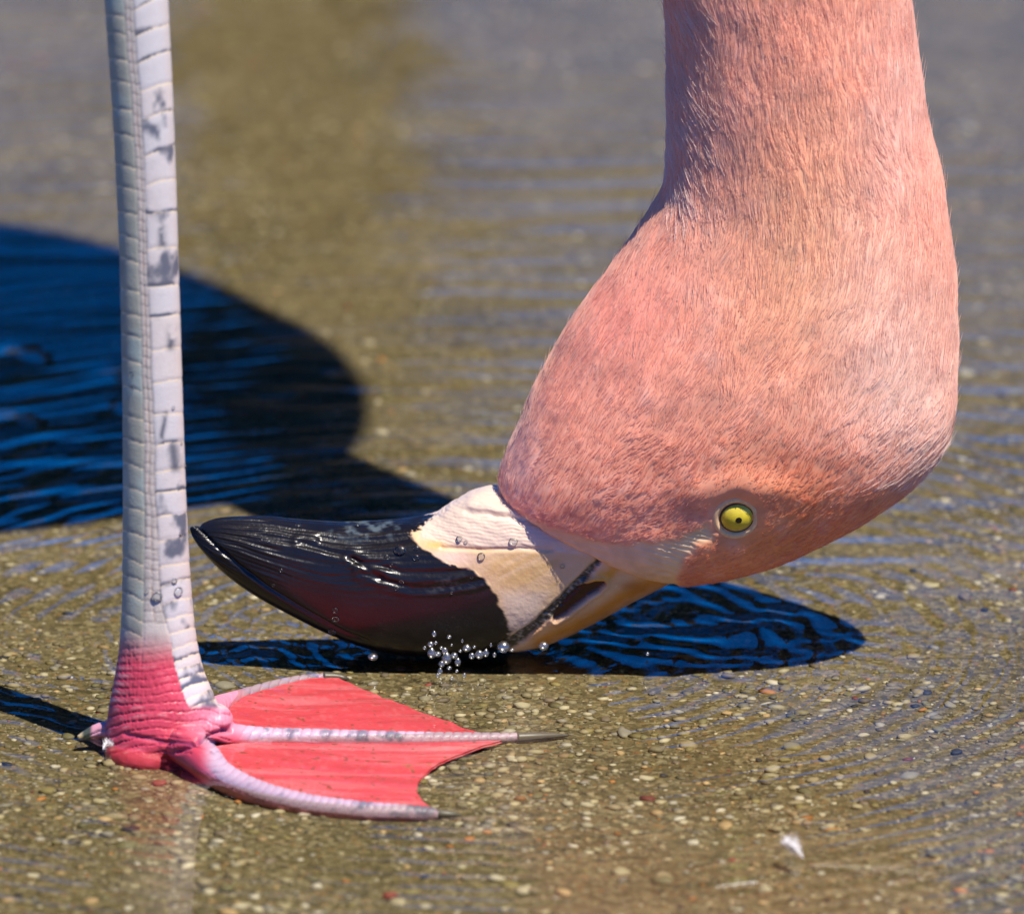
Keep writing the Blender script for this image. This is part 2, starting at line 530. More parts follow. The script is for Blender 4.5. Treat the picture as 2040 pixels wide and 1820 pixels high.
# --- trees on the far bank (mirrored in the water)
M_bark = plain_mat('bark', (0.045, 0.034, 0.024), rough=0.9, noise=0.4, scale=12)
M_leafy = plain_mat('tree_leaves', (0.035, 0.06, 0.018), rough=0.6, noise=0.4, scale=3)
def tree(loc, trunk_r, h, crown_z, crown_r, seed, label, crown=None):
    r = np.random.default_rng(seed)
    t = empty('tree', loc); tag(t, label, 'tree', 'trees on the far bank')
    z = np.linspace(-0.1, h, 14)
    path = np.stack([0.05 * np.sin(z * 1.3 + seed) - 0.05 * math.sin(seed), 0.05 * np.cos(z + seed), z], -1)
    Vs, Fs = tube(path, trunk_r * (1 - 0.55 * z / h), 14)
    Vl, Fl = [Vs], [Fs]; off = len(Vs)
    for k in range(7):
        a = k * 2.4 + seed; z0 = crown_z - 0.3 + 0.35 * k * (h - crown_z) / 5
        L = crown_r * r.uniform(.6, .9); u = np.linspace(0, 1, 8)
        pth = np.stack([np.cos(a) * L * u, np.sin(a) * L * u, z0 + 0.55 * L * u ** 1.4], -1)
        v, f = tube(pth, trunk_r * 0.4 * (1 - 0.85 * u), 8); Vl.append(v); Fl.append(f + off); off += len(v)
    mesh_obj('trunk', np.vstack(Vl), np.vstack(Fl), M_bark, t)
    nl = 9000
    cl = r.normal(size=(70, 3)); cl /= np.linalg.norm(cl, axis=1)[:, None]
    cl = cl * (r.random((70, 1)) ** .5) * np.array([crown_r, crown_r, (h - crown_z) * .75]) + np.array([0, 0, (h + crown_z) / 2 + .3])
    sg = 0.2
    if crown is not None:
        q = r.uniform(-1, 1, (70, 3)); q /= np.maximum(1, np.linalg.norm(q, axis=1))[:, None]
        cl = np.array(crown[0]) + q * np.array(crown[1]); sg = 0.075
    P = cl[r.integers(0, 70, nl)] + r.normal(size=(nl, 3)) * sg
    d1 = r.normal(size=(nl, 3)); d1 /= np.linalg.norm(d1, axis=1)[:, None]
    d2 = np.cross(d1, r.normal(size=(nl, 3))); d2 /= np.linalg.norm(d2, axis=1)[:, None]
    L = r.uniform(.05, .1, (nl, 1))
    V = np.stack([P - d1 * L, P + d2 * L * .45, P + d1 * L, P - d2 * L * .45], 1).reshape(-1, 3)
    mesh_obj('crown', V, np.arange(nl * 4).reshape(-1, 4), M_leafy, t)
    return t
gz = lambda x, y: float(ground_z(np.array([x]), np.array([y]))[0])
tree((-0.10, 7.0, gz(-.10, 7.0)), 0.12, 2.9, 1.9, 0.5, 3, 'low dark trunked tree with a flat crown on the near part of far bank', ((-.24, 0, 2.28 + .34 - gz(-.1, 7.0)), (.54, .6, .36)))
tree((1.9, 9.5, gz(1.9, 9.5)), 0.14, 5.4, 2.6, 1.7, 5, 'broad leafy tree to the right of the dark trunked tree')
tree((-2.6, 9.0, gz(-2.6, 9.0)), 0.13, 5.0, 2.4, 1.5, 8, 'leafy tree to the left of the dark trunked tree')

# ------------------------------------------------------------------ the flamingo
bird = empty('flamingo', on_z(320, 1480, BED))
tag(bird, 'pink flamingo bending to the water with its black bill dipped beside its pale leg', 'flamingo')

# ---- head, neck and torso as one lofted skin
KZ = 0.972
def pw(px, py):       # photo pixel -> world point in the bird's upright mid plane
    return np.array([(px - 1020) * S, 0.0, (1295 - py) * S / KZ])
pairs = [  # throat side, nape side, half thickness (px)
    ((1345, 1150), (1120, 1060), 60),
    ((1340, 1147), (1022, 992), 135), ((1400, 1146), (1000, 968), 158), ((1500, 1126), (1000, 945), 180),
    ((1600, 1086), (1014, 898), 198), ((1720, 1024), (1040, 838), 215), ((1830, 940), (1075, 755), 228),
    ((1886, 850), (1130, 655), 234), ((1898, 735), (1205, 550), 232), ((1896, 610), (1275, 448), 226),
    ((1886, 480), (1322, 365), 218), ((1868, 375), (1334, 265), 212), ((1840, 255), (1333, 150), 208),
    ((1818, 120), (1326, 40), 206), ((1800, -10), (1315, -70), 205), ((1788, -150), (1308, -200), 205)]
rows = []
for (R, L, hw) in pairs:
    R = pw(*R); L = pw(*L)
    rows.append(np.concatenate([(R + L) / 2, (R - L) / 2, [hw * S]]))
extra = [((.060, 0, .20), (.0225, 0, 0), .0205), ((.064, 0, .30), (.0215, 0, .003), .0205), ((.073, .002, .38), (.023, 0, .007), .023),
         ((.088, .011, .44), (.035, 0, .022), .070), ((.061, .019, .485), (.031, 0, .062), .115), ((.018, .016, .50), (.006, 0, .096), .122),
         ((-.05, .01, .50), (0, 0, .098), .120), ((-.12, .01, .49), (-.012, 0, .085), .105), ((-.19, .01, .465), (-.016, 0, .045), .05),
         ((-.25, .01, .44), (-.01, 0, .014), .03), ((-.275, .01, .43), (-.001, 0, .001), .002)]
for c, a, hw in extra: rows.append(np.concatenate([c, a, [hw]]))
steps = [10, 14, 26, 26, 30, 34, 34, 34, 34, 34, 30, 30, 30, 30, 26] + [24] + [14] * (len(extra) - 1)
R_ = catmull(rows, steps)
NA = 300
HV, HF, Hs, Hth = loft(R_[:, :3], R_[:, 3:6], np.stack([0 * R_[:, 6], R_[:, 6], 0 * R_[:, 6]], -1), NA, 2.12)
head_dirs = np.gradient(R_[:, :3], axis=0)

def mirror_px(V):
    Q = V.copy(); Q[:, 1] = -np.abs(Q[:, 1])
    return proj(Q)

FEATHER_EDGE = [(985, 930), (998, 965), (1002, 998), (1050, 1030), (1110, 1055), (1190, 1083), (1240, 1088), (1320, 1078), (1370, 1064), (1412, 1045),
                (1425, 1076), (1390, 1086), (1366, 1112), (1344, 1150), (1330, 1190), (1000, 1250), (900, 1000)]
def feather_mask(px, py, soft=9):
    w_ = 9 * vnoise(px / 22, py / 22, None, 44)
    w_ = w_ * sstep(1040, 1140, px)
    return 1 - soft_poly(px + w_, py + 0.6 * w_, FEATHER_EDGE, soft)

def head_colour(V, px, py):
    n1 = fbm(V[:, 0] * 60, V[:, 1] * 60, V[:, 2] * 60, 51)
    n2 = fbm(V[:, 0] * 220, V[:, 1] * 220, V[:, 2] * 220, 52)
    n3 = fbm(V[:, 0] * 900, V[:, 1] * 900, V[:, 2] * 300, 53, 2)
    c = np.tile(np.array([[0.85, 0.395, 0.275]]), (len(V), 1))
    def blob(cx, cy, rx, ry, ang=0):
        a = math.radians(ang); dx, dy = px - cx, py - cy
        u = (dx * math.cos(a) + dy * math.sin(a)) / rx; v = (-dx * math.sin(a) + dy * math.cos(a)) / ry
        return np.exp(-(u * u + v * v))
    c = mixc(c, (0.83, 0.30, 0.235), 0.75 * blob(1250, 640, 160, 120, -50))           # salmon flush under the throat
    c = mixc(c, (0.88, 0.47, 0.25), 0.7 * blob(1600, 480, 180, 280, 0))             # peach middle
    c = mixc(c, (0.88, 0.60, 0.50), 0.8 * blob(1800, 800, 130, 320, -12))           # pale nape side, its sunlit tone painted in
    c = mixc(c, (0.86, 0.55, 0.48), 0.5 * blob(1790, 250, 80, 260, 8))  # sun side of the neck lightened in the colour
    c = mixc(c, (0.70, 0.38, 0.32), 0.5 * blob(1430, 250, 90, 260, 0))               # dusky throat side, the neck's shading painted in
    c = mixc(c, (0.84, 0.31, 0.16), 0.75 * blob(1560, 970, 220, 90, 12))              # warm tone of the shaded face around the eye, painted in
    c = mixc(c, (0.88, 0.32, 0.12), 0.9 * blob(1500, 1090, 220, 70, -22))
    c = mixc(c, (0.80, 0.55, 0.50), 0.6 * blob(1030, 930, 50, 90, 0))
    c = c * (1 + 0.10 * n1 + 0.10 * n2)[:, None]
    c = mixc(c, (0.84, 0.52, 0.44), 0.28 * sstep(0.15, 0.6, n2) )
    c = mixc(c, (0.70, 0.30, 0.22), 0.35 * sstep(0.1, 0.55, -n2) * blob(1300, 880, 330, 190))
    return np.clip(c, 0, 1), n1, n2, n3

hpx, hpy = mirror_px(HV)
hc, n1, n2, n3 = head_colour(HV, hpx, hpy)
fm = feather_mask(hpx, hpy)
skin = np.tile(np.array([[0.80, 0.53, 0.35]]), (len(HV), 1))
skin = mixc(skin, (0.85, 0.63, 0.37), sstep(1230, 1420, hpx))
skin = skin * (1 + 0.18 * n2 + 0.12 * n3)[:, None]
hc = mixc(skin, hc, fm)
# surface relief: plumage clumps, loose folds
me_tmp = mesh_obj('tmp', HV, HF); NV = normals_of(me_tmp.data).copy()
if (NV[NA * 200:NA * 201] * (HV[NA * 200:NA * 201] - R_[200, :3])).sum() < 0: NV = -NV
bpy.data.objects.remove(me_tmp)
vis = sstep(0.2, 0.15, HV[:, 2])
disp = vis * fm * (0.0006 * fbm(HV[:, 0] * 70, HV[:, 1] * 70, HV[:, 2] * 70, 61) + 0.00018 * n2)
al = np.repeat(np.r_[0, np.cumsum(np.linalg.norm(np.diff(R_[:, :3], axis=0), axis=1))], NA)
st1 = fbm(Hth * 62 + 3 * n1, al * 260 + 2 * n2, None, 62, 2); st2 = fbm(Hth * 24 + 2 * n1, al * 110, None, 63, 2)
disp += vis * fm * (0.00010 * st1 + 0.00016 * st2)
hc = mixc(hc, np.clip(hc * (1 + 0.14 * st1 + 0.10 * st2)[:, None], 0, 1), fm)
disp += vis * fm * 0.0004                                    # plumage stands proud of the bare skin
# brow ridge over the eye and sunken lore
d_, _ = seg_dist(hpx, hpy, [(1180, 1075), (1300, 1060), (1400, 1035)])
disp -= 0.0005 * np.exp(-(d_ / 45) ** 2)
lw = 1 - fm
disp += lw * (0.00010 * np.sin((hpy * 0.9 - 0.25 * hpx + 8 * n2) * 0.62) * (0.6 + n1) + 0.00012 * n3)
d_, _ = seg_dist(hpx, hpy, [(1390, 985), (1470, 960), (1560, 975)])
disp += 0.0008 * np.exp(-(d_ / 30) ** 2)
de = np.hypot(hpx - 1466, hpy - 1030)
disp -= 0.0009 * np.exp(-(de / 42) ** 4)
HV2 = HV + NV * disp[:, None]
# flip faces if needed so that normals point outward
f0 = HF[NA * 200]; fn = np.cross(HV[f0[1]] - HV[f0[0]], HV[f0[3]] - HV[f0[0]])
if np.dot(fn, HV[f0[0]] - R_[200, :3]) < 0: HF = HF[:, ::-1]
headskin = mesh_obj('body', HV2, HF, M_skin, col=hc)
attach(headskin, bird)
tag(headskin, 'downy pink head, neck and breast')
BVH_head = BVHTree.FromPolygons([tuple(v) for v in HV2[:NA * 480]], [tuple(f) for f in HF if f.max() < NA * 480])

def hit(px, py, bvh):
    r = ray(px, py); r = r / np.linalg.norm(r)
    return bvh.ray_cast(Vector(CAM), Vector(r))

# ---- feather barbs (fine hair-like strands over head and neck)
def strands(name, roots, dirs, nrm, L, rad, colr, npt=4, droop=0.0, parent=None):
    k = len(roots)
    cu = bpy.data.hair_curves.new(name)
    cu.add_curves([npt] * k)
    t = np.linspace(0, 1, npt)
    P = roots[:, None, :] + (dirs[:, None, :] * t[None, :, None] - nrm[:, None, :] * (droop * t[None, :, None] ** 2)) * L[:, None, None]
    cu.attributes['position'].data.foreach_set('vector', P.astype(np.float32).ravel())
    ra = cu.attributes.get('radius') or cu.attributes.new('radius', 'FLOAT', 'POINT')
    ra.data.foreach_set('value', (rad[:, None] * (1 - 0.85 * t[None, :] ** 1.5)).astype(np.float32).ravel())
    ca = cu.attributes.new('Cd', 'FLOAT_COLOR', 'CURVE')
    c4 = np.ones((k, 4), np.float32); c4[:, :3] = np.clip(colr, 0, 1)
    ca.data.foreach_set('color', c4.ravel())
    o = bpy.data.objects.new(name, cu); COL.objects.link(o)
    cu.materials.append(M_barb)
    return o

ring_n = len(R_)
Tdir = head_dirs / (np.linalg.norm(head_dirs, axis=1)[:, None] + 1e-12)
# sample roots on quads below z = 0.16
zc = HV2[HF[:, 0]][:, 2]
fmq = fm[HF[:, 0]]
Aq = np.linalg.norm(np.cross(HV2[HF[:, 1]] - HV2[HF[:, 0]], HV2[HF[:, 3]] - HV2[HF[:, 0]]), axis=1)
wgt = Aq * (zc < 0.165) * (HF[:, 0] > NA * 12) * np.where(fmq > 0.5, 1, 0) * np.where(HV2[HF[:, 0]][:, 1] > 0.008, 0.35, 1.0)
NH = 60000
qi = rng.choice(len(HF), NH, p=wgt / wgt.sum())
u, v = rng.random((2, NH, 1))
Q = HF[qi]
roots = (HV2[Q[:, 0]] * (1 - u) + HV2[Q[:, 1]] * u) * (1 - v) + (HV2[Q[:, 3]] * (1 - u) + HV2[Q[:, 2]] * u) * v
ring = Q.min(1) // NA
nn = NV[Q[:, 0]]
td = Tdir[ring]
td = td - nn * (td * nn).sum(1)[:, None]; td /= np.linalg.norm(td, axis=1)[:, None] + 1e-9
bt = np.cross(nn, td)
rpx, rpy = mirror_px(roots)
cl = fbm(roots[:, 0] * 160, roots[:, 1] * 160, roots[:, 2] * 160, 71, 2)
cl2 = fbm(roots[:, 0] * 700, roots[:, 1] * 700, roots[:, 2] * 700, 72, 2)
aj = 0.40 * cl + 0.22 * cl2 + 0.10 * rng.normal(size=NH)
# lean outwards from the mid line on the near and far side
aj += np.where(roots[:, 1] < 0, 1, -1) * 0.0
lift = np.clip(0.045 + 0.02 * cl2 + 0.012 * rng.normal(size=NH), 0.015, 0.2)
lift = np.where(rng.random(NH) < 0.02, 0.3, lift)
dirs = (td * np.cos(aj)[:, None] + bt * np.sin(aj)[:, None]) * np.cos(lift)[:, None] + nn * np.sin(lift)[:, None]
L = interp(rpy, [(0, .0042), (400, .0040), (700, .0032), (950, .0022), (1100, .0014)]) * rng.uniform(.6, 1.25, NH)
eyed = np.hypot(rpx - 1466, rpy - 1030)
L *= 0.35 + 0.65 * sstep(45, 160, eyed)
ok = eyed > 58
col_, a1, a2, a3 = head_colour(roots, rpx, rpy)
kf = sstep(960, 820, rpy + 0.1 * (rpx - 1400))[:, None]
col_ = 1 - (1 - col_) * (1 - kf * (1 - np.array([[0.42, 0.74, 0.80]])))      # lightened to offset the strands' self-shadowing, fading out toward the face
col_ = col_ * (1.0 + 0.06 * rng.normal(size=(NH, 1)) + 0.05 * cl2[:, None])
pale = rng.random(NH) < 0.12
col_[pale] = col_[pale] * 0.55 + np.array([.9, .72, .66]) * 0.45
dark = rng.random(NH) < 0.012 * (np.abs(rpx - 1640) < 180) * (rpy < 700)
col_[dark] *= np.array([.35, .3, .32])
rad = rng.uniform(.000025, .00005, NH)
roots = roots + nn * 0.00018
f1 = strands('feathers', roots[ok], dirs[ok], nn[ok], L[ok], rad[ok], col_[ok])
attach(f1, headskin); f1['kind'] = 'stuff'
# wet, stuck-together barbs on the throat side and at the back of the crown
sel = np.where((((rpx > 1325) & (rpx < 1450) & (rpy > 40) & (rpy < 520) & (roots[:, 1] < 0.004)) | ((rpx > 1640) & (rpx < 1880) & (rpy > 800) & (rpy < 985))) & ok)[0]
p_ = interp(rpx[sel], [(1325, .9), (1370, .8), (1450, .05), (1639, .02), (1700, .15), (1880, .6)])
p_ = p_ * np.where(rpx[sel] < 1500, sstep(520, 400, rpy[sel] + 40 * cl[sel]), sstep(800, 870, rpy[sel])) * (0.5 + 0.9 * sstep(-.3, .3, cl[sel]))
sel = sel[rng.random(len(sel)) < 0.55 * p_]
k = len(sel)
aj2 = np.where(rpx[sel] < 1500, 0.5, -0.4) + 0.35 * cl[sel] + 0.1 * rng.normal(size=k)
lf = np.clip(0.13 + 0.05 * rng.normal(size=k), .03, .4)
d2 = (td[sel] * np.cos(aj2)[:, None] + bt[sel] * np.sin(aj2)[:, None]) * np.cos(lf)[:, None] + nn[sel] * np.sin(lf)[:, None]
f2 = strands('feather_tufts', roots[sel], d2, nn[sel], rng.uniform(.0028, .005, k), rng.uniform(.00003, .00006, k), np.array([.92, .70, .62]) * rng.uniform(.85, 1.1, (k, 1)), 5, 0.10)
attach(f2, headskin); f2['kind'] = 'stuff'

# ---- bill
bp_ = [((1415, 1120), (1085, 985), 118), ((1345, 1149), (1018, 972), 128), ((1268, 1189), (958, 972), 126), ((1180, 1238), (902, 998), 121), ((1085, 1281), (866, 1021), 115),
       ((985, 1297), (826, 1030), 108), ((865, 1304), (755, 1037), 100), ((755, 1293), (684, 1039), 92), ((664, 1262), (612, 1035), 83), ((584, 1223), (542, 1029), 72),
       ((505, 1179), (482, 1027), 60), ((444, 1134), (434, 1031), 46), ((404, 1092), (402, 1042), 28), ((386, 1066), (384, 1046), 12), ((381, 1053), (380, 1048), 2)]
rows = []
for R, L_, hw in bp_:
    R = pw(*R); L_ = pw(*L_)
    rows.append(np.concatenate([(R + L_) / 2, (R - L_) / 2, [hw * S]]))
B_ = catmull(rows, [20, 24, 26, 28, 28, 28, 28, 28, 26, 24, 20, 16, 10, 6])
NB = 360
BV, BF, Bs, Bt = loft(B_[:, :3], B_[:, 3:6], np.stack([0 * B_[:, 6], B_[:, 6], 0 * B_[:, 6]], -1), NB, 2.25)
tmp = mesh_obj('tmp', BV, BF); BN = normals_of(tmp.data).copy(); bpy.data.objects.remove(tmp)
if (BN[NB * 100:NB * 101] * (BV[NB * 100:NB * 101] - B_[100, :3])).sum() < 0: BN = -BN; 
f0 = BF[NB * 100]; fn = np.cross(BV[f0[1]] - BV[f0[0]], BV[f0[3]] - BV[f0[0]])
if np.dot(fn, BV[f0[0]] - B_[100, :3]) < 0: BF = BF[:, ::-1]
px, py = mirror_px(BV)
m1 = fbm(BV[:, 0] * 160, BV[:, 1] * 160, BV[:, 2] * 160, 81)
m2 = fbm(BV[:, 0] * 600, BV[:, 1] * 600, BV[:, 2] * 600, 82)
m3 = fbm(BV[:, 0] * 2200, BV[:, 1] * 2200, BV[:, 2] * 2200, 83, 2)
streak = fbm(BV[:, 0] * 120, Bt * 18, None, 84)
BLACK_EDGE = [(300, 900), (877, 1012), (850, 1040), (815, 1065), (834, 1088), (856, 1101), (892, 1123), (945, 1137), (976, 1167), (992, 1195), (1006, 1226), (1016, 1250), (1010, 1290), (960, 1400), (300, 1400)]
wob = 7 * m2 + 5 * m3
black = soft_poly(px + wob, py + 5 * m3, BLACK_EDGE, 2.2)
MOUTH = [(1216, 1086), (1190, 1120), (1150, 1165), (1105, 1212), (1060, 1252), (1022, 1280), (980, 1302)]
dm, fmth = seg_dist(px + 2 * m3, py, MOUTH)
mw = interp(fmth, [(0, 2), (.12, 7), (.35, 11), (.7, 10), (1, 16)]) + 3 * m2
mouth = sstep(mw, mw - 3, dm)
mouth_speck = np.clip(0.5 + 1.3 * m3 + 0.6 * m2, 0, 1)
NOS = [(1106, 1232), (1135, 1203), (1165, 1178), (1200, 1162)]
dn, fnos = seg_dist(px, py, NOS)
nw = interp(fnos, [(0, 3), (.2, 9), (.6, 12), (.9, 9), (1, 4)])
nos = sstep(nw + 4, nw, dn)
# which side of the mouth line: lower mandible (up/left in the picture) or upper
upper = in_poly(px, py, [(1216, 1086)] + MOUTH[1:] + [(980, 1500), (1600, 1500), (1600, 1000), (1300, 1000)])
cream = np.tile(np.array([[0.70, 0.47, 0.27]]), (len(BV), 1))
cream = mixc(cream, (0.60, 0.38, 0.16), 0.85 * sstep(-.35, .4, streak) * soft_poly(px, py, [(935, 1100), (1120, 1092), (1115, 1175), (1000, 1165)], 16))
cream = mixc(cream, (0.72, 0.56, 0.44), 0.8 * soft_poly(px, py, [(1000, 1180), (1090, 1180), (1060, 1250), (1010, 1250)], 14))
wr = soft_poly(px + 4 * m2, py, [(870, 1005), (1000, 940), (1240, 1070), (1190, 1110), (1095, 1096), (980, 1092), (890, 1085), (835, 1070), (840, 1040)], 6)
wcol = np.array([[0.68, 0.52, 0.41]]) * (1 + 0.08 * m1 + 0.06 * m2)[:, None]
cream = mixc(cream, wcol, wr * (~upper))
cream = mixc(cream, (0.78, 0.42, 0.10), 0.8 * np.exp(-(((px - 868) / 22) ** 2 + ((py - 1086) / 9) ** 2)))
cream = mixc(cream, (0.86, 0.62, 0.55), 0.6 * np.exp(-(((px - 900) / 50) ** 2 + ((py - 1110) / 16) ** 2)))
up = np.tile(np.array([[0.78, 0.52, 0.32]]), (len(BV), 1))
d_, _ = seg_dist(px + 5 * m2, py + 5 * m2, [(1215, 1105), (1230, 1125), (1215, 1142), (1180, 1160)])
up = mixc(up, (0.74, 0.33, 0.03), 0.95 * np.exp(-(d_ / 14) ** 2))
d_, _ = seg_dist(px + 5 * m2, py + 6 * m2, [(1330, 1148), (1270, 1172), (1200, 1215), (1140, 1250), (1075, 1275)])
up = mixc(up, (0.66, 0.26, 0.03), 0.95 * np.exp(-(d_ / 20) ** 2))
up = mixc(up, (0.42, 0.14, 0.03), 0.7 * np.exp(-(((px - 1262) / 28) ** 2 + ((py - 1168) / 11) ** 2)))
up = mixc(up, (0.80, 0.68, 0.52), 0.7 * np.exp(-(((px - 1290) / 60) ** 2 + ((py - 1112) / 22) ** 2)))
up = up * (1 + 0.12 * m1 + 0.06 * m2)[:, None]
bc = np.where(upper[:, None], up, cream * (1 + 0.06 * m1 + 0.05 * m3)[:, None])
bc = mixc(bc, np.array([[0.05, 0.045, 0.035]]) + 1.5 * np.array([[.6, .5, .35]]) * np.clip(mouth_speck - .68, 0, 1)[:, None], mouth)
bc = mixc(bc, (0.045, 0.006, 0.005), nos)
blk = np.array([[0.007, 0.006, 0.008]]) * (1 + 0.5 * m1)[:, None]
sky_sheen = soft_poly(px + 14 * m2, py + 9 * m2, [(690, 1046), (860, 1030), (840, 1062), (730, 1078), (660, 1072)], 16) * sstep(-.05, .5, m2 + 0.3 * m1)
blk = mixc(blk, (0.10, 0.13, 0.15), 0.75 * sky_sheen)  # blue-grey sky sheen of the wet horn painted into the black
d_, _ = seg_dist(px + 8 * m2, py + 8 * m2, [(860, 1170), (920, 1160), (985, 1160)])
blk = mixc(blk, (0.07, 0.07, 0.075), 0.6 * np.exp(-(d_ / 12) ** 2) * sstep(-.2, .4, m3 + m2))
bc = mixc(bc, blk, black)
disp = np.zeros(len(BV))
# growth ridges on the horn, strongest toward the tip
t_ = np.where(Bt > math.pi, 2 * math.pi - Bt, Bt) / math.pi      # 0 lower edge .. 1 upper edge
rid = np.sin(2 * math.pi * (t_ * 13 + 0.8 * fbm(BV[:, 0] * 50, t_ * 3, None, 85)))
disp += black * 0.00016 * rid * sstep(.46, .6, t_ + 0.22 * sstep(620, 420, px)) * interp(px, [(380, .2), (430, 1), (700, .7), (860, .3), (1000, .1)]) * (0.6 + 0.8 * m1)
disp += black * 0.00009 * (0.6 + m1) * np.sin(2 * math.pi * (t_ * 31 + 1.5 * fbm(BV[:, 0] * 70, t_ * 5, None, 86))) * sstep(.45, .6, t_ + 0.2 * sstep(620, 420, px))
d_, _ = seg_dist(px, py, [(640, 1075), (720, 1082), (800, 1072), (850, 1062)])
disp -= black * 0.0006 * np.exp(-(d_ / 9) ** 2)
for ln in ([(700, 1112), (800, 1140), (900, 1138), (960, 1130)], [(720, 1140), (820, 1172), (900, 1168), (980, 1150)], [(600, 1080), (700, 1110), (760, 1150)]):
    d_, _ = seg_dist(px, py + 4 * m1, ln)
    disp -= black * 0.00028 * np.exp(-(d_ / 5) ** 2)
    disp += black * 0.0002 * np.exp(-((d_ - 12) / 8) ** 2)
# seam between the mandibles at the tip
d_, _ = seg_dist(px, py, [(392, 1046), (420, 1078), (470, 1122), (530, 1168), (600, 1212), (680, 1258), (760, 1286)])
disp -= 0.0007 * np.exp(-(d_ / 4.5) ** 2) * sstep(1.0, 0.3, black * 0 + interp(px, [(640, 0), (760, 1)]))
# wrinkled skin
wq = (py - 1040) - 0.16 * (px - 950) + 0.0009 * (px - 960) ** 2 + 9 * m1 + 3 * m2
disp += wr * (~upper) * (1 - black) * (0.000055 * np.sin(2 * math.pi * wq / 7.0) * (0.7 + m1) + 0.00005 * m3 + 0.00004 * np.sin(2 * math.pi * (wq * 0.4 - px * .14) / 9))
d_, _ = seg_dist(px + 10 * m1, py + 9 * m1 + 3 * m2, [(935, 1006), (980, 1014), (1040, 1024), (1080, 1042)])
disp += (1 - black) * 0.0003 * np.exp(-(d_ / 9) ** 2)
d_, _ = seg_dist(px + 10 * m1, py + 9 * m1 + 3 * m2, [(930, 1017), (980, 1027), (1040, 1036), (1090, 1050)])
disp -= (1 - black) * 0.0006 * np.exp(-(d_ / 6) ** 2)
d_, _ = seg_dist(px, py, [(880, 1090), (960, 1095), (1040, 1092), (1100, 1096)])
disp -= (1 - black) * 0.00035 * np.exp(-(d_ / 4) ** 2)
disp += (1 - black) * 0.00009 * m2
disp -= 0.0007 * sstep(mw + 3, mw - 4, dm)
disp += 0.00035 * mouth * m3
disp -= 0.0009 * nos
disp += 0.0005 * np.exp(-((dn - nw - 6) / 6) ** 2) * (~upper == False)
BV2 = BV + BN * disp[:, None]
bill = mesh_obj('bill', BV2, BF, M_bill, col=bc)
attach(bill, bird)
tag(bill, 'thick bent bill, glossy black with a cream and orange base')
BVH_bill = BVHTree.FromPolygons([tuple(v) for v in BV2], [tuple(f) for f in BF])

# ---- eyes
loc, nrm, _, _ = hit(1468, 1030, BVH_head)
EYE = np.array(loc); EN = (Vector((0.04, -1, -0.06)).normalized() * 0.35 + Vector(nrm) * 0.65).normalized()
M_iris, nt, b = newmat('iris_yellow')
tc = N(nt, 'ShaderNodeTexCoord')
gr = N(nt, 'ShaderNodeTexNoise'); gr.inputs['Scale'].default_value = 900; gr.inputs['Detail'].default_value = 5
rm = N(nt, 'ShaderNodeValToRGB'); rm.color_ramp.elements[0].color = (0.46, 0.34, 0.012, 1); rm.color_ramp.elements[1].color = (0.74, 0.60, 0.05, 1)
nt.links.new(tc.outputs['Object'], gr.inputs['Vector']); nt.links.new(gr.outputs[0], rm.inputs[0]); nt.links.new(rm.outputs[0], b.inputs['Base Color'])
b.inputs['Roughness'].default_value = 0.25; b.inputs['Coat Weight'].default_value = 0.08; b.inputs['Coat Roughness'].default_value = 0.02
M_lid = plain_mat('eyelid_skin', (0.86, 0.55, 0.30), rough=0.8, spec=0.1, noise=0.2, scale=1500)
M_line = plain_mat('eyelid_rim', (0.05, 0.02, 0.012), rough=0.5)
def sphere_bm(r, cap=None, seg=40):
    bm = bmesh.new(); bmesh.ops.create_uvsphere(bm, u_segments=seg, v_segments=seg // 2, radius=r)
    if cap is not None:
        bmesh.ops.delete(bm, geom=[v for v in bm.verts if v.co.z < cap * r], context='VERTS')
    return bm
def bm_obj(name, bm, mat, parent, M):
    me = bpy.data.meshes.new(name); bm.transform(M); bm.normal_update(); bm.to_mesh(me); bm.free()
    for p in me.polygons: p.use_smooth = True
    me.materials.append(mat)
    o = bpy.data.objects.new(name, me); COL.objects.link(o); attach(o, parent); return o
def torus_bm(R, r, sq=(1, 1), nu=48, nv_=12, tilt=0):
    bm = bmesh.new(); vs = []
    for i in range(nu):
        a = 2 * math.pi * i / nu
        row = []
        for j in range(nv_):
            q = 2 * math.pi * j / nv_
            rr_ = R + r * math.cos(q)
            row.append(bm.verts.new((rr_ * math.cos(a) * sq[0], rr_ * math.sin(a) * sq[1], r * math.sin(q))))
        vs.append(row)
    for i in range(nu):
        for j in range(nv_):
            bm.faces.new((vs[i][j], vs[(i + 1) % nu][j], vs[(i + 1) % nu][(j + 1) % nv_], vs[i][(j + 1) % nv_]))
    return bm
def build_eye(side):
    n = Vector((EN.x, EN.y * side, EN.z)); c = Vector((EYE[0], EYE[1] * side, EYE[2]))
    rot = n.to_track_quat('Z', 'X').to_matrix().to_4x4()
    r = 0.0042
    base = Matrix.Translation(c - n * 0.0024) @ rot
    e = bm_obj('eye', sphere_bm(r), M_iris, bird, base)
    pn = (n + Vector((0.05, 0, 0.10))).normalized()
    bm_obj('pupil', sphere_bm(r * 1.012, 0.968), M_black, e, Matrix.Translation(c - n * 0.0024) @ pn.to_track_quat('Z', 'X').to_matrix().to_4x4())
    bm_obj('eyelid_rim', torus_bm(0.00335, 0.00022), M_line, e, Matrix.Translation(c + n * 0.00010) @ rot)
    bm_obj('eyelid', torus_bm(0.00415, 0.00075, (1.06, 1)), M_lid, e, Matrix.Translation(c - n * 0.00015 + Vector((-0.0002, 0, 0))) @ rot)
    return e
e1 = build_eye(1); e2 = build_eye(-1)

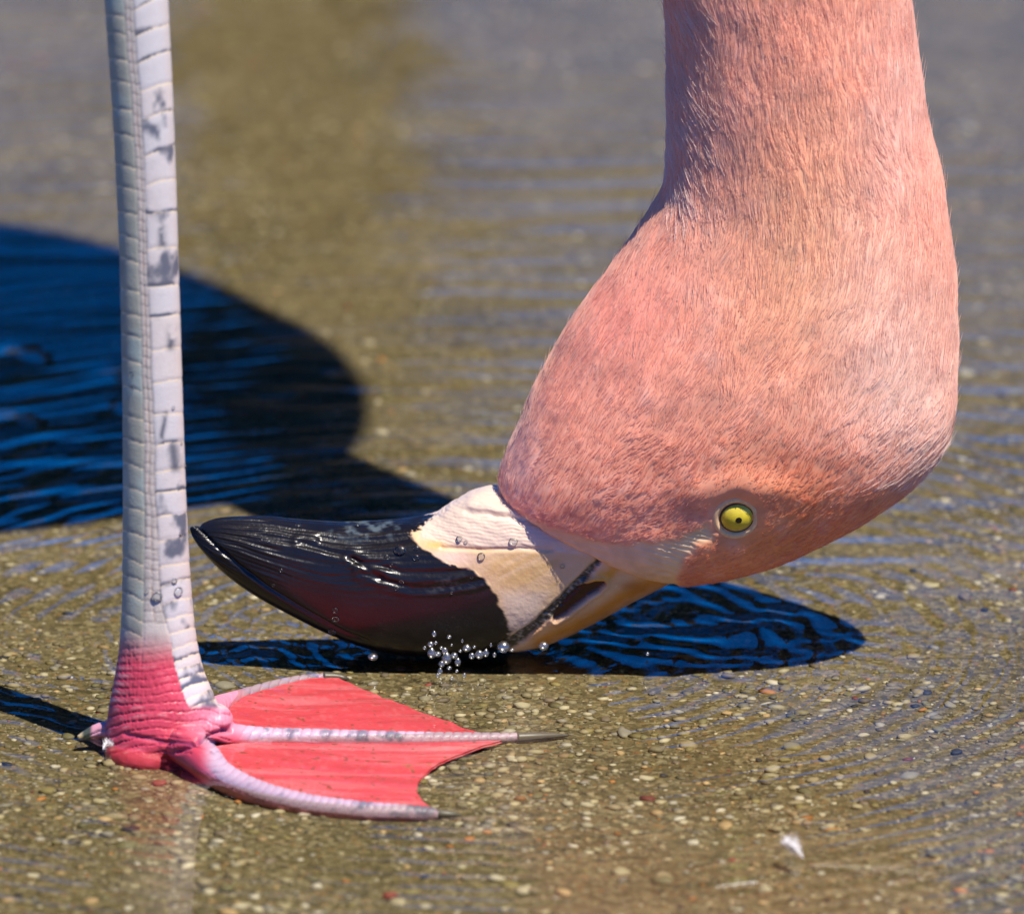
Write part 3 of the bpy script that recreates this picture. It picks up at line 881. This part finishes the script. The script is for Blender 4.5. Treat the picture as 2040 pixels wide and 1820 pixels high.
# ------------------------------------------------------------------ leg with webbed foot
ZK = 0.5            # toes lie in the shallow water
LEG_Y = on_z(330, 1478, -0.001)[1]
def lp(px, py):
    return on_y(px, py, LEG_Y)
legL = [(-420, 178), (-200, 192), (0, 208), (250, 226), (500, 238), (800, 244), (1000, 245), (1200, 243), (1290, 238), (1350, 227), (1400, 218), (1450, 210), (1500, 212)]
legR = [(-420, 312), (-200, 324), (0, 335), (200, 345), (400, 352), (600, 358), (800, 364), (1000, 371), (1150, 379), (1250, 388), (1320, 400), (1370, 418), (1400, 436), (1450, 446), (1500, 440)]
ys = np.arange(-420, 1530, 8.0)
lx, rx_ = interp(ys, legL), interp(ys, legR)
k5 = np.ones(9) / 9
pad = lambda a: np.convolve(np.pad(a, 4, mode='edge'), k5, 'valid')
lx, rx_ = pad(lx), pad(rx_)
hw = interp(ys, [(-420, 48), (0, 50), (800, 50), (1150, 52), (1300, 62), (1400, 85), (1460, 100), (1530, 95)])
C = np.array([lp((a + b_) / 2, y) for a, b_, y in zip(lx, rx_, ys)])
A = np.array([lp(b_, y) - lp(a, y) for a, b_, y in zip(lx, rx_, ys)]) / 2
Bv = np.stack([0 * hw, hw * S, 0 * hw], -1)
C = np.vstack([C[:1], C, C[-1:]]); A = np.vstack([A[:1] * .01, A, A[-1:] * .01]); Bv = np.vstack([Bv[:1] * .01, Bv, Bv[-1:] * .01])
pieces = [loft(C, A, Bv, 48)[:2]]
def toe(pts, rads, zs, na=16):
    zs = [z if z > 0 else z * ZK for z in zs]
    P = np.array([on_z(x, y, z) for (x, y), z in zip(pts, zs)])
    K = np.hstack([P, np.array(rads)[:, None] * S]); K = catmull(K, 10)
    return tube(K[:, :3], K[:, 3], na)
MID = [(395, 1452), (440, 1462), (520, 1468), (640, 1470), (760, 1472), (880, 1472), (980, 1470), (1040, 1468)]
midr = [36, 27, 21, 19, 17.5, 15, 12, 9]
midz = [.0032, .0010, -.0010, -.0019, -.0026, -.0033, -.0040, -.0044]
NEAR = [(370, 1478), (405, 1512), (440, 1545), (510, 1578), (610, 1603), (730, 1616), (830, 1619), (872, 1620)]
nearr = [44, 37, 30, 26, 23, 20, 16, 11]
nearz = [.0022, .0009, -.0012, -.0025, -.0031, -.0035, -.0039, -.0043]
FAR = [(400, 1428), (440, 1405), (490, 1384), (550, 1365), (610, 1352), (655, 1347)]
farr = [34, 22, 15, 12, 10, 8]
farz = [.0032, -.0010, -.0042, -.0056, -.0062, -.0064]
pieces += [toe(MID, midr, midz), toe(NEAR, nearr, nearz), toe(FAR, farr, farz)]
HAL = [(262, 1448), (222, 1450), (190, 1457), (154, 1470)]
pieces += [toe(HAL, [24, 18, 15, 6], [.0024, .0016, .0006, -.0012])]
def ball(px, py, dy, r, sx_=1, sz_=1, sy_=1):
    c = lp(px, py) + np.array([0, dy, 0])
    bm = bmesh.new(); bmesh.ops.create_icosphere(bm, subdivisions=3, radius=1)
    bm.verts.index_update()
    V = np.array([v.co[:] for v in bm.verts]) * r * S * np.array([sx_, sy_, sz_]) + c
    F = np.array([[v.index for v in f.verts] for f in bm.faces]); bm.free()
    return V, F
pieces += [ball(428, 1432, 0.0, 36, 1, .85, 1.2), ball(262, 1462, 0, 52, 1, .7, 1.4), ball(300, 1490, -.002, 82, 1.1, .55, 1.1), ball(345, 1455, -0.003, 70, 1, .8, 1.1)]
bm = bmesh.new()
for V, F in pieces:
    vs = [bm.verts.new(tuple(p)) for p in V]
    for f in F:
        try: bm.faces.new([vs[i] for i in f])
        except ValueError: pass
bmesh.ops.remove_doubles(bm, verts=bm.verts, dist=1e-7)
bmesh.ops.recalc_face_normals(bm, faces=bm.faces)
me = bpy.data.meshes.new('leg_base'); bm.to_mesh(me); bm.free()
tmp = bpy.data.objects.new('leg_base', me); COL.objects.link(tmp)
md = tmp.modifiers.new('r', 'REMESH'); md.mode = 'VOXEL'; md.voxel_size = 0.00030
ms_ = tmp.modifiers.new('s', 'SMOOTH'); ms_.factor = 0.5; ms_.iterations = 9
dg = bpy.context.evaluated_depsgraph_get()
lme = bpy.data.meshes.new_from_object(tmp.evaluated_get(dg))
bpy.data.objects.remove(tmp)
lme.name = 'leg'
LV = verts_of(lme); LN = normals_of(lme).copy()
Q = LV.copy(); Q[:, 1] = LEG_Y - np.abs(Q[:, 1] - LEG_Y)
qx, qy = proj(Q)                       # shank pattern, the same on both sides
rx2, ry2 = proj(LV)                    # foot pattern
foot = sstep(1425, 1500, ry2) * 1.0
toe_zone = np.maximum(sstep(452, 470, rx2), sstep(1490, 1520, ry2))
e1n = fbm(LV[:, 0] * 400, LV[:, 1] * 400, LV[:, 2] * 400, 91)
e2n = fbm(LV[:, 0] * 1300, LV[:, 1] * 1300, LV[:, 2] * 1300, 92)
e0n = fbm(LV[:, 0] * 150, LV[:, 1] * 150, LV[:, 2] * 150, 93)
seam = 3.5 * fbm(qy / 90, qy * 0, None, 97) + interp(qy, [(-400, 235), (0, 256), (200, 270), (400, 281), (600, 288), (800, 294), (1000, 300), (1200, 306), (1300, 312), (1420, 330)])
sw = interp(qy, [(0, 9), (600, 8), (1000, 11), (1200, 17), (1260, 26), (1330, 34), (1400, 40)])
RB = np.array([-330, -265, -200, -135, -70, -8, 48, 103, 162, 218, 291, 358, 420, 492, 564, 627, 691, 757, 820, 878, 931, 973, 1020, 1067, 1116, 1150, 1189, 1220, 1250, 1278, 1303, 1322, 1339, 1356, 1373, 1390, 1406])
LB = np.array([-330, -280, -230, -175, -120, -70, -22, 28, 65, 115, 160, 213, 265, 327, 370, 420, 468, 513, 574, 619, 664, 715, 769, 827, 874, 921, 968, 1006, 1053, 1108, 1143, 1178, 1220, 1252, 1285])
redge = interp(qy, legR); ledge = interp(qy, legL)
tiltR = interp(qy, [(0, 34), (300, 22), (450, 8), (800, 8), (1000, 12), (1150, 24), (1300, 26), (1400, 44)])
tiltL = interp(qy, [(0, 8), (500, 14), (900, 16), (1100, 24), (1250, 34)])
fr_ = np.clip((redge - qx) / (redge - seam), 0, 1)
fl_ = np.clip((qx - ledge) / (seam - ledge), 0, 1)
yr = qy - tiltR * fr_ ** 1.4 + 5.0 * fbm(qx / 45, qy / 45, None, 98) + 1.5 * e1n
yl = qy - tiltL * fl_ ** 1.3 + 5.0 * fbm(qx / 40, qy / 45, None, 99) + 1.5 * e1n
def near_b(yv, Bd):
    i = np.clip(np.searchsorted(Bd, yv), 1, len(Bd) - 1)
    lo, hi = Bd[i - 1], Bd[i]
    return yv - lo, hi - yv, i
isR = qx > seam + sw; isL = qx < seam - sw
shank = sstep(1425, 1395, qy)
dR0, dR1, iR = near_b(yr, RB); dL0, dL1, iL = near_b(yl, LB)
rscute = isR & (qy < 1412) & (qx > interp(qy, [(1300, 0), (1330, 345), (1400, 372), (1412, 380)]))
lscute = isL & (qy < 1288)
gR = np.minimum(dR0, dR1); gL = np.minimum(dL0, dL1)
disp = np.zeros(len(LV)); 
col = np.tile(np.array([[0.66, 0.62, 0.62]]), (len(LV), 1))
# right-hand scutes: lavender white; left: greyish cream with that side's shade painted in
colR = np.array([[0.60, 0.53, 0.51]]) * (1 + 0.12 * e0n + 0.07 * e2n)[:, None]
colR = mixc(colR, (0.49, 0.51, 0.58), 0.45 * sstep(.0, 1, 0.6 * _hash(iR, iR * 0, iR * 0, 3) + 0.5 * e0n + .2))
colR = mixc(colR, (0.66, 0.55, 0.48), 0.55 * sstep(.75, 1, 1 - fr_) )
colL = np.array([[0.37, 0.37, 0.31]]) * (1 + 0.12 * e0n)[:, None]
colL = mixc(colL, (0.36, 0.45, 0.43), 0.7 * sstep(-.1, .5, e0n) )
colS = np.array([[0.52, 0.46, 0.42]]) * (1 + 0.25 * e1n)[:, None]
col = colS.copy()
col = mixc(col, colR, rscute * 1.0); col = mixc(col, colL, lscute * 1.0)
def scute(mask, d0, d1, seedv, idx):
    global disp, col
    m = mask * 1.0
    disp += m * (0.00005 * sstep(0, 14, d0) * sstep(0, 9, d1) + 0.00001 * sstep(30, 5, d1) * sstep(0, 4, d1))
    g = np.exp(-(np.minimum(d0, d1) / 2.1) ** 2)
    disp -= m * 0.00003 * g * (1 + .6 * e0n)
    line = np.exp(-((d0 - 1.0) / 2.2) ** 2)
    col = mixc(col, (0.80, 0.64, 0.44), m * 0.9 * line)
    hr = _hash(idx, idx * 0 + seedv, idx * 0, 11)
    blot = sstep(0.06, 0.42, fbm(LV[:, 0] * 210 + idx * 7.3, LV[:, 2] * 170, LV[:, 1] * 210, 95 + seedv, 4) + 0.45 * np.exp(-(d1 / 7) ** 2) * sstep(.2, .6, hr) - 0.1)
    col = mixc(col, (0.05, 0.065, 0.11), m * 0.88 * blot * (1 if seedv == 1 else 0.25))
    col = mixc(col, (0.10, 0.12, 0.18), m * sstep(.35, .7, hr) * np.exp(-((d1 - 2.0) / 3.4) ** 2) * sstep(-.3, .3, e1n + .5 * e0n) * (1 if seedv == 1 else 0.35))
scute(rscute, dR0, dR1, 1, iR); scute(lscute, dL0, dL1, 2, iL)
for ln, wd in (([(330, 822), (326, 850), (318, 900)], 5), ([(345, 890), (350, 930)], 12), ([(322, 455), (324, 490)], 8), ([(344, 655), (340, 690)], 9)):
    d_, _ = seg_dist(qx + 3 * e1n, qy, ln)
    col = mixc(col, (0.04, 0.055, 0.09), 0.85 * np.exp(-(d_ / wd) ** 2) * sstep(-.5, .2, e1n + .3 * e2n))
# seam of tiny scales
zz = np.abs(((qy + 9 * np.sign(qx - seam) + 4 * e0n) / 21) % 1 - .5) * 2
sband = (np.abs(qx - seam) < sw) * (qy < 1250)
disp -= 0.00010 * sband * sstep(.25, 0, zz)
col = mixc(col, (0.27, 0.22, 0.20), 0.6 * sband * sstep(.3, 0, zz))
ds = np.abs(np.abs(qx - seam) - sw)
disp -= 0.00013 * np.exp(-(ds / 2.0) ** 2) * (qy < 1330)
dc = np.abs(qx - seam + 3 * e0n)
disp -= 0.00015 * np.exp(-(dc / 1.8) ** 2) * (qy < 1240)
col = mixc(col, (0.20, 0.18, 0.19), 0.7 * np.exp(-(ds / 1.9) ** 2) * (qy < 1240) * sstep(-.5, .3, e0n + .2))
col = mixc(col, (0.30, 0.17, 0.12), 0.6 * np.exp(-(dc / 1.9) ** 2) * (qy < 1240) * sstep(-.3, .3, e1n))
# pink reticulate zone above the foot
pinkz = sstep(1245, 1330, qy + 10 * e0n + 0.12 * (seam - qx)) * (~rscute)
pinkz = np.maximum(pinkz, sstep(1400, 1418, ry2)) 
pk = np.array([[0.58, 0.055, 0.095]]) * (1 + 0.18 * e0n + 0.12 * e1n)[:, None]
pk = mixc(pk, (0.64, 0.30, 0.40), np.clip(0.75 * sstep(340, 450, rx2) * sstep(1490, 1440, ry2) + 0.5 * sstep(1300, 1255, qy), 0, 1))
wy = qy + 0.10 * (qx - 215) * sstep(1480, 1300, qy) - 0.0016 * (qx - 330) ** 2 * sstep(1380, 1480, qy) + 6 * e0n + 2 * e1n
wsp = 15.5
ww = np.abs((wy / wsp) % 1 - .5) * 2                   # 1 on crest line, 0 groove
gro = sstep(.22, 0, ww)
vx = (qx + 8 * e0n) / 15 + 0.5 * (np.floor(wy / wsp) % 2)
vv = np.abs(vx % 1 - .5) * 2
cellm = sstep(232, 262, qx) * sstep(1468, 1440, qy)
gv = sstep(.18, 0, vv) * cellm
pz = pinkz * (ry2 < 1500) * (rx2 < 462) 
disp += pz * (-0.00032 * gro * (0.6 + 0.6 * sstep(1300, 1450, qy)) - 0.00016 * gv + 0.00012 * e1n)
pk = mixc(pk, (0.42, 0.03, 0.08), pz * np.clip(0.75 * gro * sstep(-.6, .2, e1n) + 0.35 * gv, 0, 1))
pk = mixc(pk, (0.80, 0.52, 0.52), pz * 0.35 * sstep(.6, 1, ww) * sstep(0, .5, e1n) + pz * 0.4 * sstep(270, 225, qx) * (qy < 1400) * sstep(.4, 1, ww))
# deep fold between shank and toes
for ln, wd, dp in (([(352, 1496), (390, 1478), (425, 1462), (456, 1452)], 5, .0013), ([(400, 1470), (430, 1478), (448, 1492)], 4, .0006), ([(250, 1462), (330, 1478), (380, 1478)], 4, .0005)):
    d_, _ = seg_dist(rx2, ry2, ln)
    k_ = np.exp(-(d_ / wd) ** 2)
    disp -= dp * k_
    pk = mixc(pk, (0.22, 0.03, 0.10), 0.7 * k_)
col = mixc(col, pk, pinkz)
# toes: rows of scutes across, lilac grey
def toe_pattern(poly, hwid, sp, edge_blue, x0):
    global disp, col
    d, f = seg_dist(rx2, ry2, poly)
    Lt = sum(math.dist(poly[i], poly[i + 1]) for i in range(len(poly) - 1))
    q = f * Lt
    top = np.clip(LN[:, 2], 0, 1)
    m = sstep(hwid + 6, hwid, d) * (rx2 > x0) * (ry2 > 1330)
    m = m * sstep(x0, x0 + 40, rx2)
    side = ry2 - np.interp(rx2, [p[0] for p in poly], [p[1] for p in poly])
    cc = np.abs(((q + 0.45 * side + 3 * e1n) / sp) % 1 - .5) * 2
    gg = sstep(.24, 0, cc)
    band = sstep(9, 2, side)                      # scutes cover the upper face
    disp += m * band * (-0.0002 * gg + 0.00005 * cc)
    bc_ = np.array([[0.46, 0.33, 0.42]]) * (1 + .15 * e0n)[:, None]
    bc_ = mixc(bc_, (0.60, 0.20, 0.30), sstep(4, 14, side) * 0.9)
    bl = sstep(.05, .45, e1n + .35 * np.interp(rx2, edge_blue[0], edge_blue[1]) - .25) * band
    bc_ = mixc(bc_, (0.10, 0.11, 0.16), 0.8 * bl)
    bc_ = mixc(bc_, (0.34, 0.13, 0.24), 0.55 * gg * band)
    rt = np.abs(((side + 2 * e1n) / 9) % 1 - .5) * 2
    disp -= m * (1 - band) * 0.00018 * np.maximum(sstep(.3, 0, rt), gg)
    col = mixc(col, bc_, m)
toe_pattern(MID, 24, 19, ([450, 540, 580, 780, 820, 960, 1040], [0, .3, 1.3, 1.2, .1, .3, 1.2]), 462)
toe_pattern(NEAR, 40, 16, ([400, 560, 680, 860], [-.5, .3, 1.1, 1.4]), 392)
toe_pattern(FAR, 26, 20, ([440, 700], [0, .2]), 462)
# hind toe: pale skin, dark claw
hz = (rx2 < 214) & (ry2 > 1410)
hcol = np.array([[0.55, 0.26, 0.32]]) * (1 + .2 * e0n)[:, None]
hcol = mixc(hcol, (0.05, 0.06, 0.045), sstep(186, 178, rx2)); hcol = mixc(hcol, (0.42, 0.34, 0.20), sstep(168, 160, rx2))
col = mixc(col, hcol, hz * sstep(214, 204, rx2))
LV2 = LV + LN * disp[:, None]
lme.vertices.foreach_set('co', LV2.ravel()); lme.update()
for p in lme.polygons: p.use_smooth = True
set_col(lme, col)
lme.materials.clear(); lme.materials.append(M_leg)
leg = bpy.data.objects.new('leg', lme); COL.objects.link(leg); attach(leg, bird)
tag(leg, 'pale scaly leg turning pink above the webbed foot')
nlp = len(lme.polygons)
BVH_leg = BVHTree.FromObject(leg, bpy.context.evaluated_depsgraph_get())

# upper leg out of frame, up to the belly
zt = LV[:, 2].max(); ct = LV[LV[:, 2] > zt - .002].mean(0)
path = [ct + np.array([0, 0, -.004]), ct + np.array([-.003, 0, .06]), np.array([ct[0] - .006, LEG_Y, .30]), np.array([ct[0] - .004, LEG_Y + .008, .345]), np.array([ct[0] + .01, LEG_Y + .03, .40]), np.array([ct[0] + .02, LEG_Y + .05, .47])]
K = catmull(np.hstack([np.array(path), np.array([[.0062], [.0064], [.0085], [.0105], [.010], [.02]])]), 10)
V, F = tube(K[:, :3], K[:, 3], 20)
ul = mesh_obj('upper_leg', V, F, M_leg, col=np.tile(np.array([[.66, .6, .6]]), (len(V), 1))); attach(ul, leg)

# claws
M_claw = plain_mat('claw_horn', (0.10, 0.085, 0.07), rough=0.4, noise=0.4, scale=600)
for pts, zs, r0 in (([(1030, 1469), (1065, 1467), (1100, 1465), (1132, 1464)], [-.0044, -.0045, -.0048, -.0053], 11), ([(862, 1619), (885, 1621), (905, 1622), (920, 1623)], [-.0043, -.0045, -.0048, -.0052], 10), ([(645, 1348), (668, 1348), (684, 1350), (695, 1352)], [-.0042, -.0044, -.0047, -.0052], 11)):
    P = np.array([on_z(x, y, z * ZK) for (x, y), z in zip(pts, zs)])
    K = catmull(np.hstack([P, (np.array([r0, r0 * .85, r0 * .6, r0 * .2]) * S)[:, None]]), 6)
    V, F = tube(K[:, :3], K[:, 3], 12)
    attach(mesh_obj('claw', V, F, M_claw), leg)

# webs: thin skins stretched between neighbouring toes
def web(edgeA, edgeB, nu, nv_, sag, seed):
    Aq = catmull(np.array(edgeA), 12); Bq = catmull(np.array(edgeB), 12)
    def resample(P, n):
        d = np.r_[0, np.cumsum(np.linalg.norm(np.diff(P, axis=0), axis=1))]; d /= d[-1]
        t = np.linspace(0, 1, n)
        return np.stack([np.interp(t, d, P[:, k]) for k in range(3)], -1)
    Aq, Bq = resample(Aq, nu), resample(Bq, nu)
    vv = np.linspace(0, 1, nv_)
    G = Aq[:, None, :] * (1 - vv)[None, :, None] + Bq[:, None, :] * vv[None, :, None]
    uu = np.linspace(0, 1, nu)[:, None]
    # free edge curves inwards
    inward = (sag * (uu ** 5) * (4 * vv * (1 - vv))[None, :])
    G[:, :, 0] -= inward
    x, y = G[:, :, 0], G[:, :, 1]
    ridge = 0.00055 * fbm(x * 26, vv[None, :] * 13 + 0 * x, None, seed, 3)  * (4 * vv * (1 - vv))[None, :]
    G[:, :, 2] += ridge * (0.3 + .7 * uu) + 0.00016 * fbm(x * 330, y * 330, None, seed + 1)
    top = G.reshape(-1, 3); bot = top - np.array([0, 0, .0005])
    n = nu * nv_
    i = np.arange(nu - 1)[:, None]; j = np.arange(nv_ - 1)[None, :]
    F = np.stack([i * nv_ + j, i * nv_ + j + 1, (i + 1) * nv_ + j + 1, (i + 1) * nv_ + j], -1).reshape(-1, 4)
    rim = []
    loop = [k for k in range(nv_)] + [k * nv_ + nv_ - 1 for k in range(1, nu)] + [(nu - 1) * nv_ + k for k in range(nv_ - 2, -1, -1)] + [k * nv_ for k in range(nu - 2, 0, -1)]
    for a, b_ in zip(loop, loop[1:] + loop[:1]): rim.append((a, b_, b_ + n, a + n))
    V = np.vstack([top, bot]); Fa = np.vstack([F, F[:, ::-1] + n, np.array(rim)])
    q1 = fbm(V[:, 0] * 120, V[:, 1] * 120, None, seed + 3); q2 = fbm(V[:, 0] * 900, V[:, 1] * 900, None, seed + 4, 2)
    q3 = fbm(V[:, 0] * 45, V[:, 1] * 420, None, seed + 5)
    c = np.array([[0.70, 0.075, 0.10]]) * (1 + 0.14 * q1 + 0.10 * q3)[:, None]
    c = mixc(c, (0.76, 0.20, 0.24), 0.6 * sstep(0, .5, q3))
    q4 = fbm(V[:, 0] * 1500, V[:, 1] * 700, None, seed + 6, 2)
    c = mixc(c, (0.80, 0.34, 0.36), 0.15 * sstep(.15, .6, q4))
    c = mixc(c, (0.20, 0.07, 0.035), 0.8 * sstep(.52, .62, q2 + 0.12 * q1))
    c = mixc(c, (0.30, 0.16, 0.06), 0.8 * sstep(.12, .42, q2 + .2 * q1) * np.exp(-((np.abs(V[:, 1] - on_z(1150, 1508)[1]) / .0022) ** 2)) * sstep(-.035, -.012, V[:, 0]))
    return V, Fa, c
def pts(P, zs): return [on_z(x, y, z * ZK if z < 0 else z) for (x, y), z in zip(P, zs)]
wz = -0.0022
V, F, c = web(pts([(425, 1440), (455, 1452), (540, 1462), (660, 1467), (800, 1470), (985, 1470)], [0, -.0008, -.0022, -.0028, -.0033, -.0040]),
              pts([(425, 1420), (450, 1402), (500, 1382), (560, 1364), (620, 1351), (675, 1350)], [0, -.0008, -.0025, -.0033, -.0040, -.0043]), 160, 70, 0.001, 300)
w1 = mesh_obj('web', V, F, M_web, col=c); attach(w1, leg)
V, F, c = web(pts([(405, 1490), (470, 1480), (560, 1476), (680, 1476), (820, 1478), (1000, 1474)], [.001, -.0010, -.0022, -.0028, -.0033, -.0040]),
              pts([(405, 1505), (450, 1540), (520, 1572), (620, 1598), (740, 1610), (866, 1613)], [.001, -.0012, -.0028, -.0034, -.0037, -.0042]), 160, 90, 0.009, 320)
w2 = mesh_obj('web', V, F, M_web, col=c); attach(w2, leg)

# ------------------------------------------------------------------ water droplets
dm_base = []
for k in range(3):
    bm = bmesh.new(); bmesh.ops.create_icosphere(bm, subdivisions=3, radius=1)
    for v in bm.verts:
        v.co.z *= (1.0, 1.15, 0.85)[k]
        if v.co.z > 0 and k == 1: v.co.x *= 1 - .25 * v.co.z; v.co.y *= 1 - .25 * v.co.z
    me = bpy.data.meshes.new('water_droplet'); bm.to_mesh(me); bm.free()
    for p in me.polygons: p.use_smooth = True
    me.materials.append(M_drop); dm_base.append(me)
sm_base = [m.copy() for m in dm_base]
for m in sm_base: m.materials.clear(); m.materials.append(M_splash)
dcount = [0]
def droplet(p, r, label, group, flat=1.0, n=None):
    o = bpy.data.objects.new('water_droplet', (dm_base if n is not None else sm_base)[dcount[0] % 3]); dcount[0] += 1
    k_ = 1.0 if n is not None else random.uniform(.7, 1.5)
    COL.objects.link(o); o.location = p; o.scale = (r, r * random.uniform(.8, 1), r * flat * k_)
    if n is not None: o.rotation_euler = Vector(n).to_track_quat('Z', 'Y').to_euler()
    tag(o, label, 'droplet', group)
SPECIAL = {(797, 1096): 'largest water droplet on the black bill, beside its cream edge', (662, 1256): 'water droplet at the lowest edge of the black bill',
           (313, 1187): 'largest water droplet on the leg, on the middle seam', (355, 1177): 'round water droplet on the pale leg scales above the pink',
           (262, 745): 'water droplet high on the grey shaded side of the leg', (1120, 1128): 'water droplet in the shaded corner next to the speckled mouth line',
           (743, 1308): 'lone round drop under the black bill away from the splash', (1003, 1288): 'largest splash drop, at the lower end of the speckled mouth line',
           (1083, 1286): 'single drop under the orange upper bill', (1290, 1302): 'tiny drop on the blue shaded water behind the bill'}
def on_surf(lst, bvh, label0, group0):
    for px, py, r in lst:
        label = SPECIAL.get((px, py), label0); group = None if (px, py) in SPECIAL else group0
        h = hit(px, py, bvh)
        if h[0] is None: continue
        droplet(h[0] + h[1] * (r * S * 0.25), r * S, label, group, 0.45, h[1])
on_surf([(797, 1096, 12), (770, 1108, 6), (829, 1091, 6), (829, 1110, 7), (741, 1026, 8), (802, 1028, 7), (712, 1047, 5), (594, 1047, 6), (664, 1070, 4), (610, 1085, 4),
         (520, 1076, 4), (535, 1078, 4), (780, 1125, 4), (800, 1158, 5), (790, 1172, 4), (668, 1215, 6), (669, 1232, 7), (662, 1256, 8), (560, 1135, 4), (545, 1165, 3), (900, 1180, 3), (940, 1150, 3)],
        BVH_bill, 'clear water droplet clinging to the black part of the bill', 'droplets on the black bill')
on_surf([(915, 1074, 7), (1023, 1078, 9), (959, 1108, 8), (1120, 1128, 5), (928, 1080, 4)], BVH_bill, 'clear water droplet clinging to the cream bill base', 'droplets on the cream bill base')
on_surf([(355, 1177, 10), (313, 1187, 11), (347, 1157, 6), (293, 1178, 4), (360, 1062, 5), (361, 882, 4), (262, 745, 6), (264, 770, 5), (345, 812, 4), (368, 926, 4)], BVH_leg, 'clear water droplet running down the pale scaly leg', 'droplets on the leg')
for px, py, r in ((743, 1308, 8), (858, 1283, 5), (860, 1300, 7), (872, 1302, 6), (886, 1296, 5), (890, 1310, 8), (880, 1322, 5), (905, 1305, 6), (930, 1290, 7), (940, 1306, 5), (955, 1303, 7), (968, 1300, 5), (1003, 1288, 10), (1083, 1286, 8), (865, 1262, 4), (895, 1268, 4), (912, 1318, 5), (877, 1336, 4), (900, 1350, 3), (925, 1345, 3), (1290, 1302, 3), (846, 1290, 3), (868, 1280, 3), (879, 1290, 3), (900, 1284, 2), (917, 1296, 3), (921, 1276, 2), (945, 1288, 3), (985, 1304, 3), (978, 1284, 2), (895, 1330, 4), (872, 1345, 3), (910, 1336, 3), (1020, 1294, 4)):
    p = on_y(px, py, -0.0145)
    if p[2] < 0.0004: p = on_z(px, py, 0.0006)
    sp_ = SPECIAL.get((px, py))
    droplet(p, r * S * 1.25, sp_ or 'bright water drop splashing up where the bill dips in', None if sp_ else 'splash drops at the bill')

# ------------------------------------------------------------------ small shed feathers
M_down, nt, b = newmat('white_down')
b.inputs['Base Color'].default_value = (.82, .78, .76, 1); b.inputs['Roughness'].default_value = .7
tc = N(nt, 'ShaderNodeTexCoord'); no = N(nt, 'ShaderNodeTexNoise'); no.inputs['Scale'].default_value = 700
rm = N(nt, 'ShaderNodeValToRGB'); rm.color_ramp.elements[0].color = (.6, .55, .53, 1); rm.color_ramp.elements[1].color = (.88, .86, .86, 1)
nt.links.new(tc.outputs['Object'], no.inputs['Vector']); nt.links.new(no.outputs[0], rm.inputs[0]); nt.links.new(rm.outputs[0], b.inputs['Base Color'])
M_sunk = plain_mat('wet_feather', (.42, .36, .29), rough=.6)
def small_feather(name, base, tip, width, nb, z, label, lift=0.0, fluffy=0.3, seed=1, mat=None):
    mat = mat or M_down
    r = np.random.default_rng(seed)
    a = on_z(*base, z); b_ = on_z(*tip, z)
    root = empty(name, a); tag(root, label, 'feather', 'feathers lost in the water')
    ax = b_ - a; Lh = np.linalg.norm(ax); ax = ax / Lh; sd_ = np.cross([0, 0, 1.0], ax)
    u = np.linspace(0, 1, 16)
    path = a + ax * (u * Lh)[:, None] + np.array([0, 0, 1.0]) * (lift * np.sin(u * 3))[:, None] + sd_ * (0.06 * Lh * np.sin(u * 2.6))[:, None]
    V, F = tube(path, 0.00012 * (1.1 - u), 6)
    q = mesh_obj('quill', V, F, mat); attach(q, root)
    Vs, Fs, off = [], [], 0
    for k in range(nb):
        t = r.uniform(.05, 1); s = r.choice([-1, 1])
        p0 = np.array([np.interp(t, u, path[:, j]) for j in range(3)])
        wl_ = width * math.sin(math.pi * (0.12 + 0.8 * t)) * r.uniform(.6, 1.1)
        d = sd_ * s * r.uniform(.6, 1) + ax * r.uniform(.4, 1.0) + np.array([0, 0, fluffy * r.normal()]); d /= np.linalg.norm(d)
        ww_ = np.cross(d, [0, 0, 1.0]); ww_ /= np.linalg.norm(ww_) + 1e-9
        v = np.array([p0 - ww_ * .00004, p0 + ww_ * .00004, p0 + d * wl_ * .6 + ww_ * .00004, p0 + d * wl_ + np.array([0, 0, fluffy * .3 * wl_ * r.normal()]), p0 + d * wl_ * .6 - ww_ * .00004])
        Vs.append(v); Fs.append([[off, off + 1, off + 2, off + 4], [off + 4, off + 2, off + 3, off + 3]]); off += 5
    me = bpy.data.meshes.new('vane'); V = np.vstack(Vs)
    faces = []
    for f in Fs: faces += [f[0], f[1][:3]]
    me.from_pydata([tuple(v) for v in V], [], faces); me.update(); me.materials.append(mat)
    o = bpy.data.objects.new('vane', me); COL.objects.link(o); attach(o, root)
small_feather('small_feather', (1600, 1708), (1562, 1680), .0026, 210, .0008, 'tiny curled white down feather floating on the water', .0015, 1.3, 1)
small_feather('small_feather', (1610, 1722), (1860, 1742), .0050, 90, -.0022, 'long pale feather lying sunk on the gravel bed', 0, .04, 2, M_sunk)
small_feather('small_feather', (1510, 1757), (1425, 1766), .0016, 90, -.0020, 'small white feather scrap lying on the bed beside the long pale feather', .0004, .3, 4)
small_feather('small_feather', (205, 1492), (224, 1484), .0016, 140, .0008, 'bit of white down stuck to the heel of the pink foot', .0008, .9, 5)
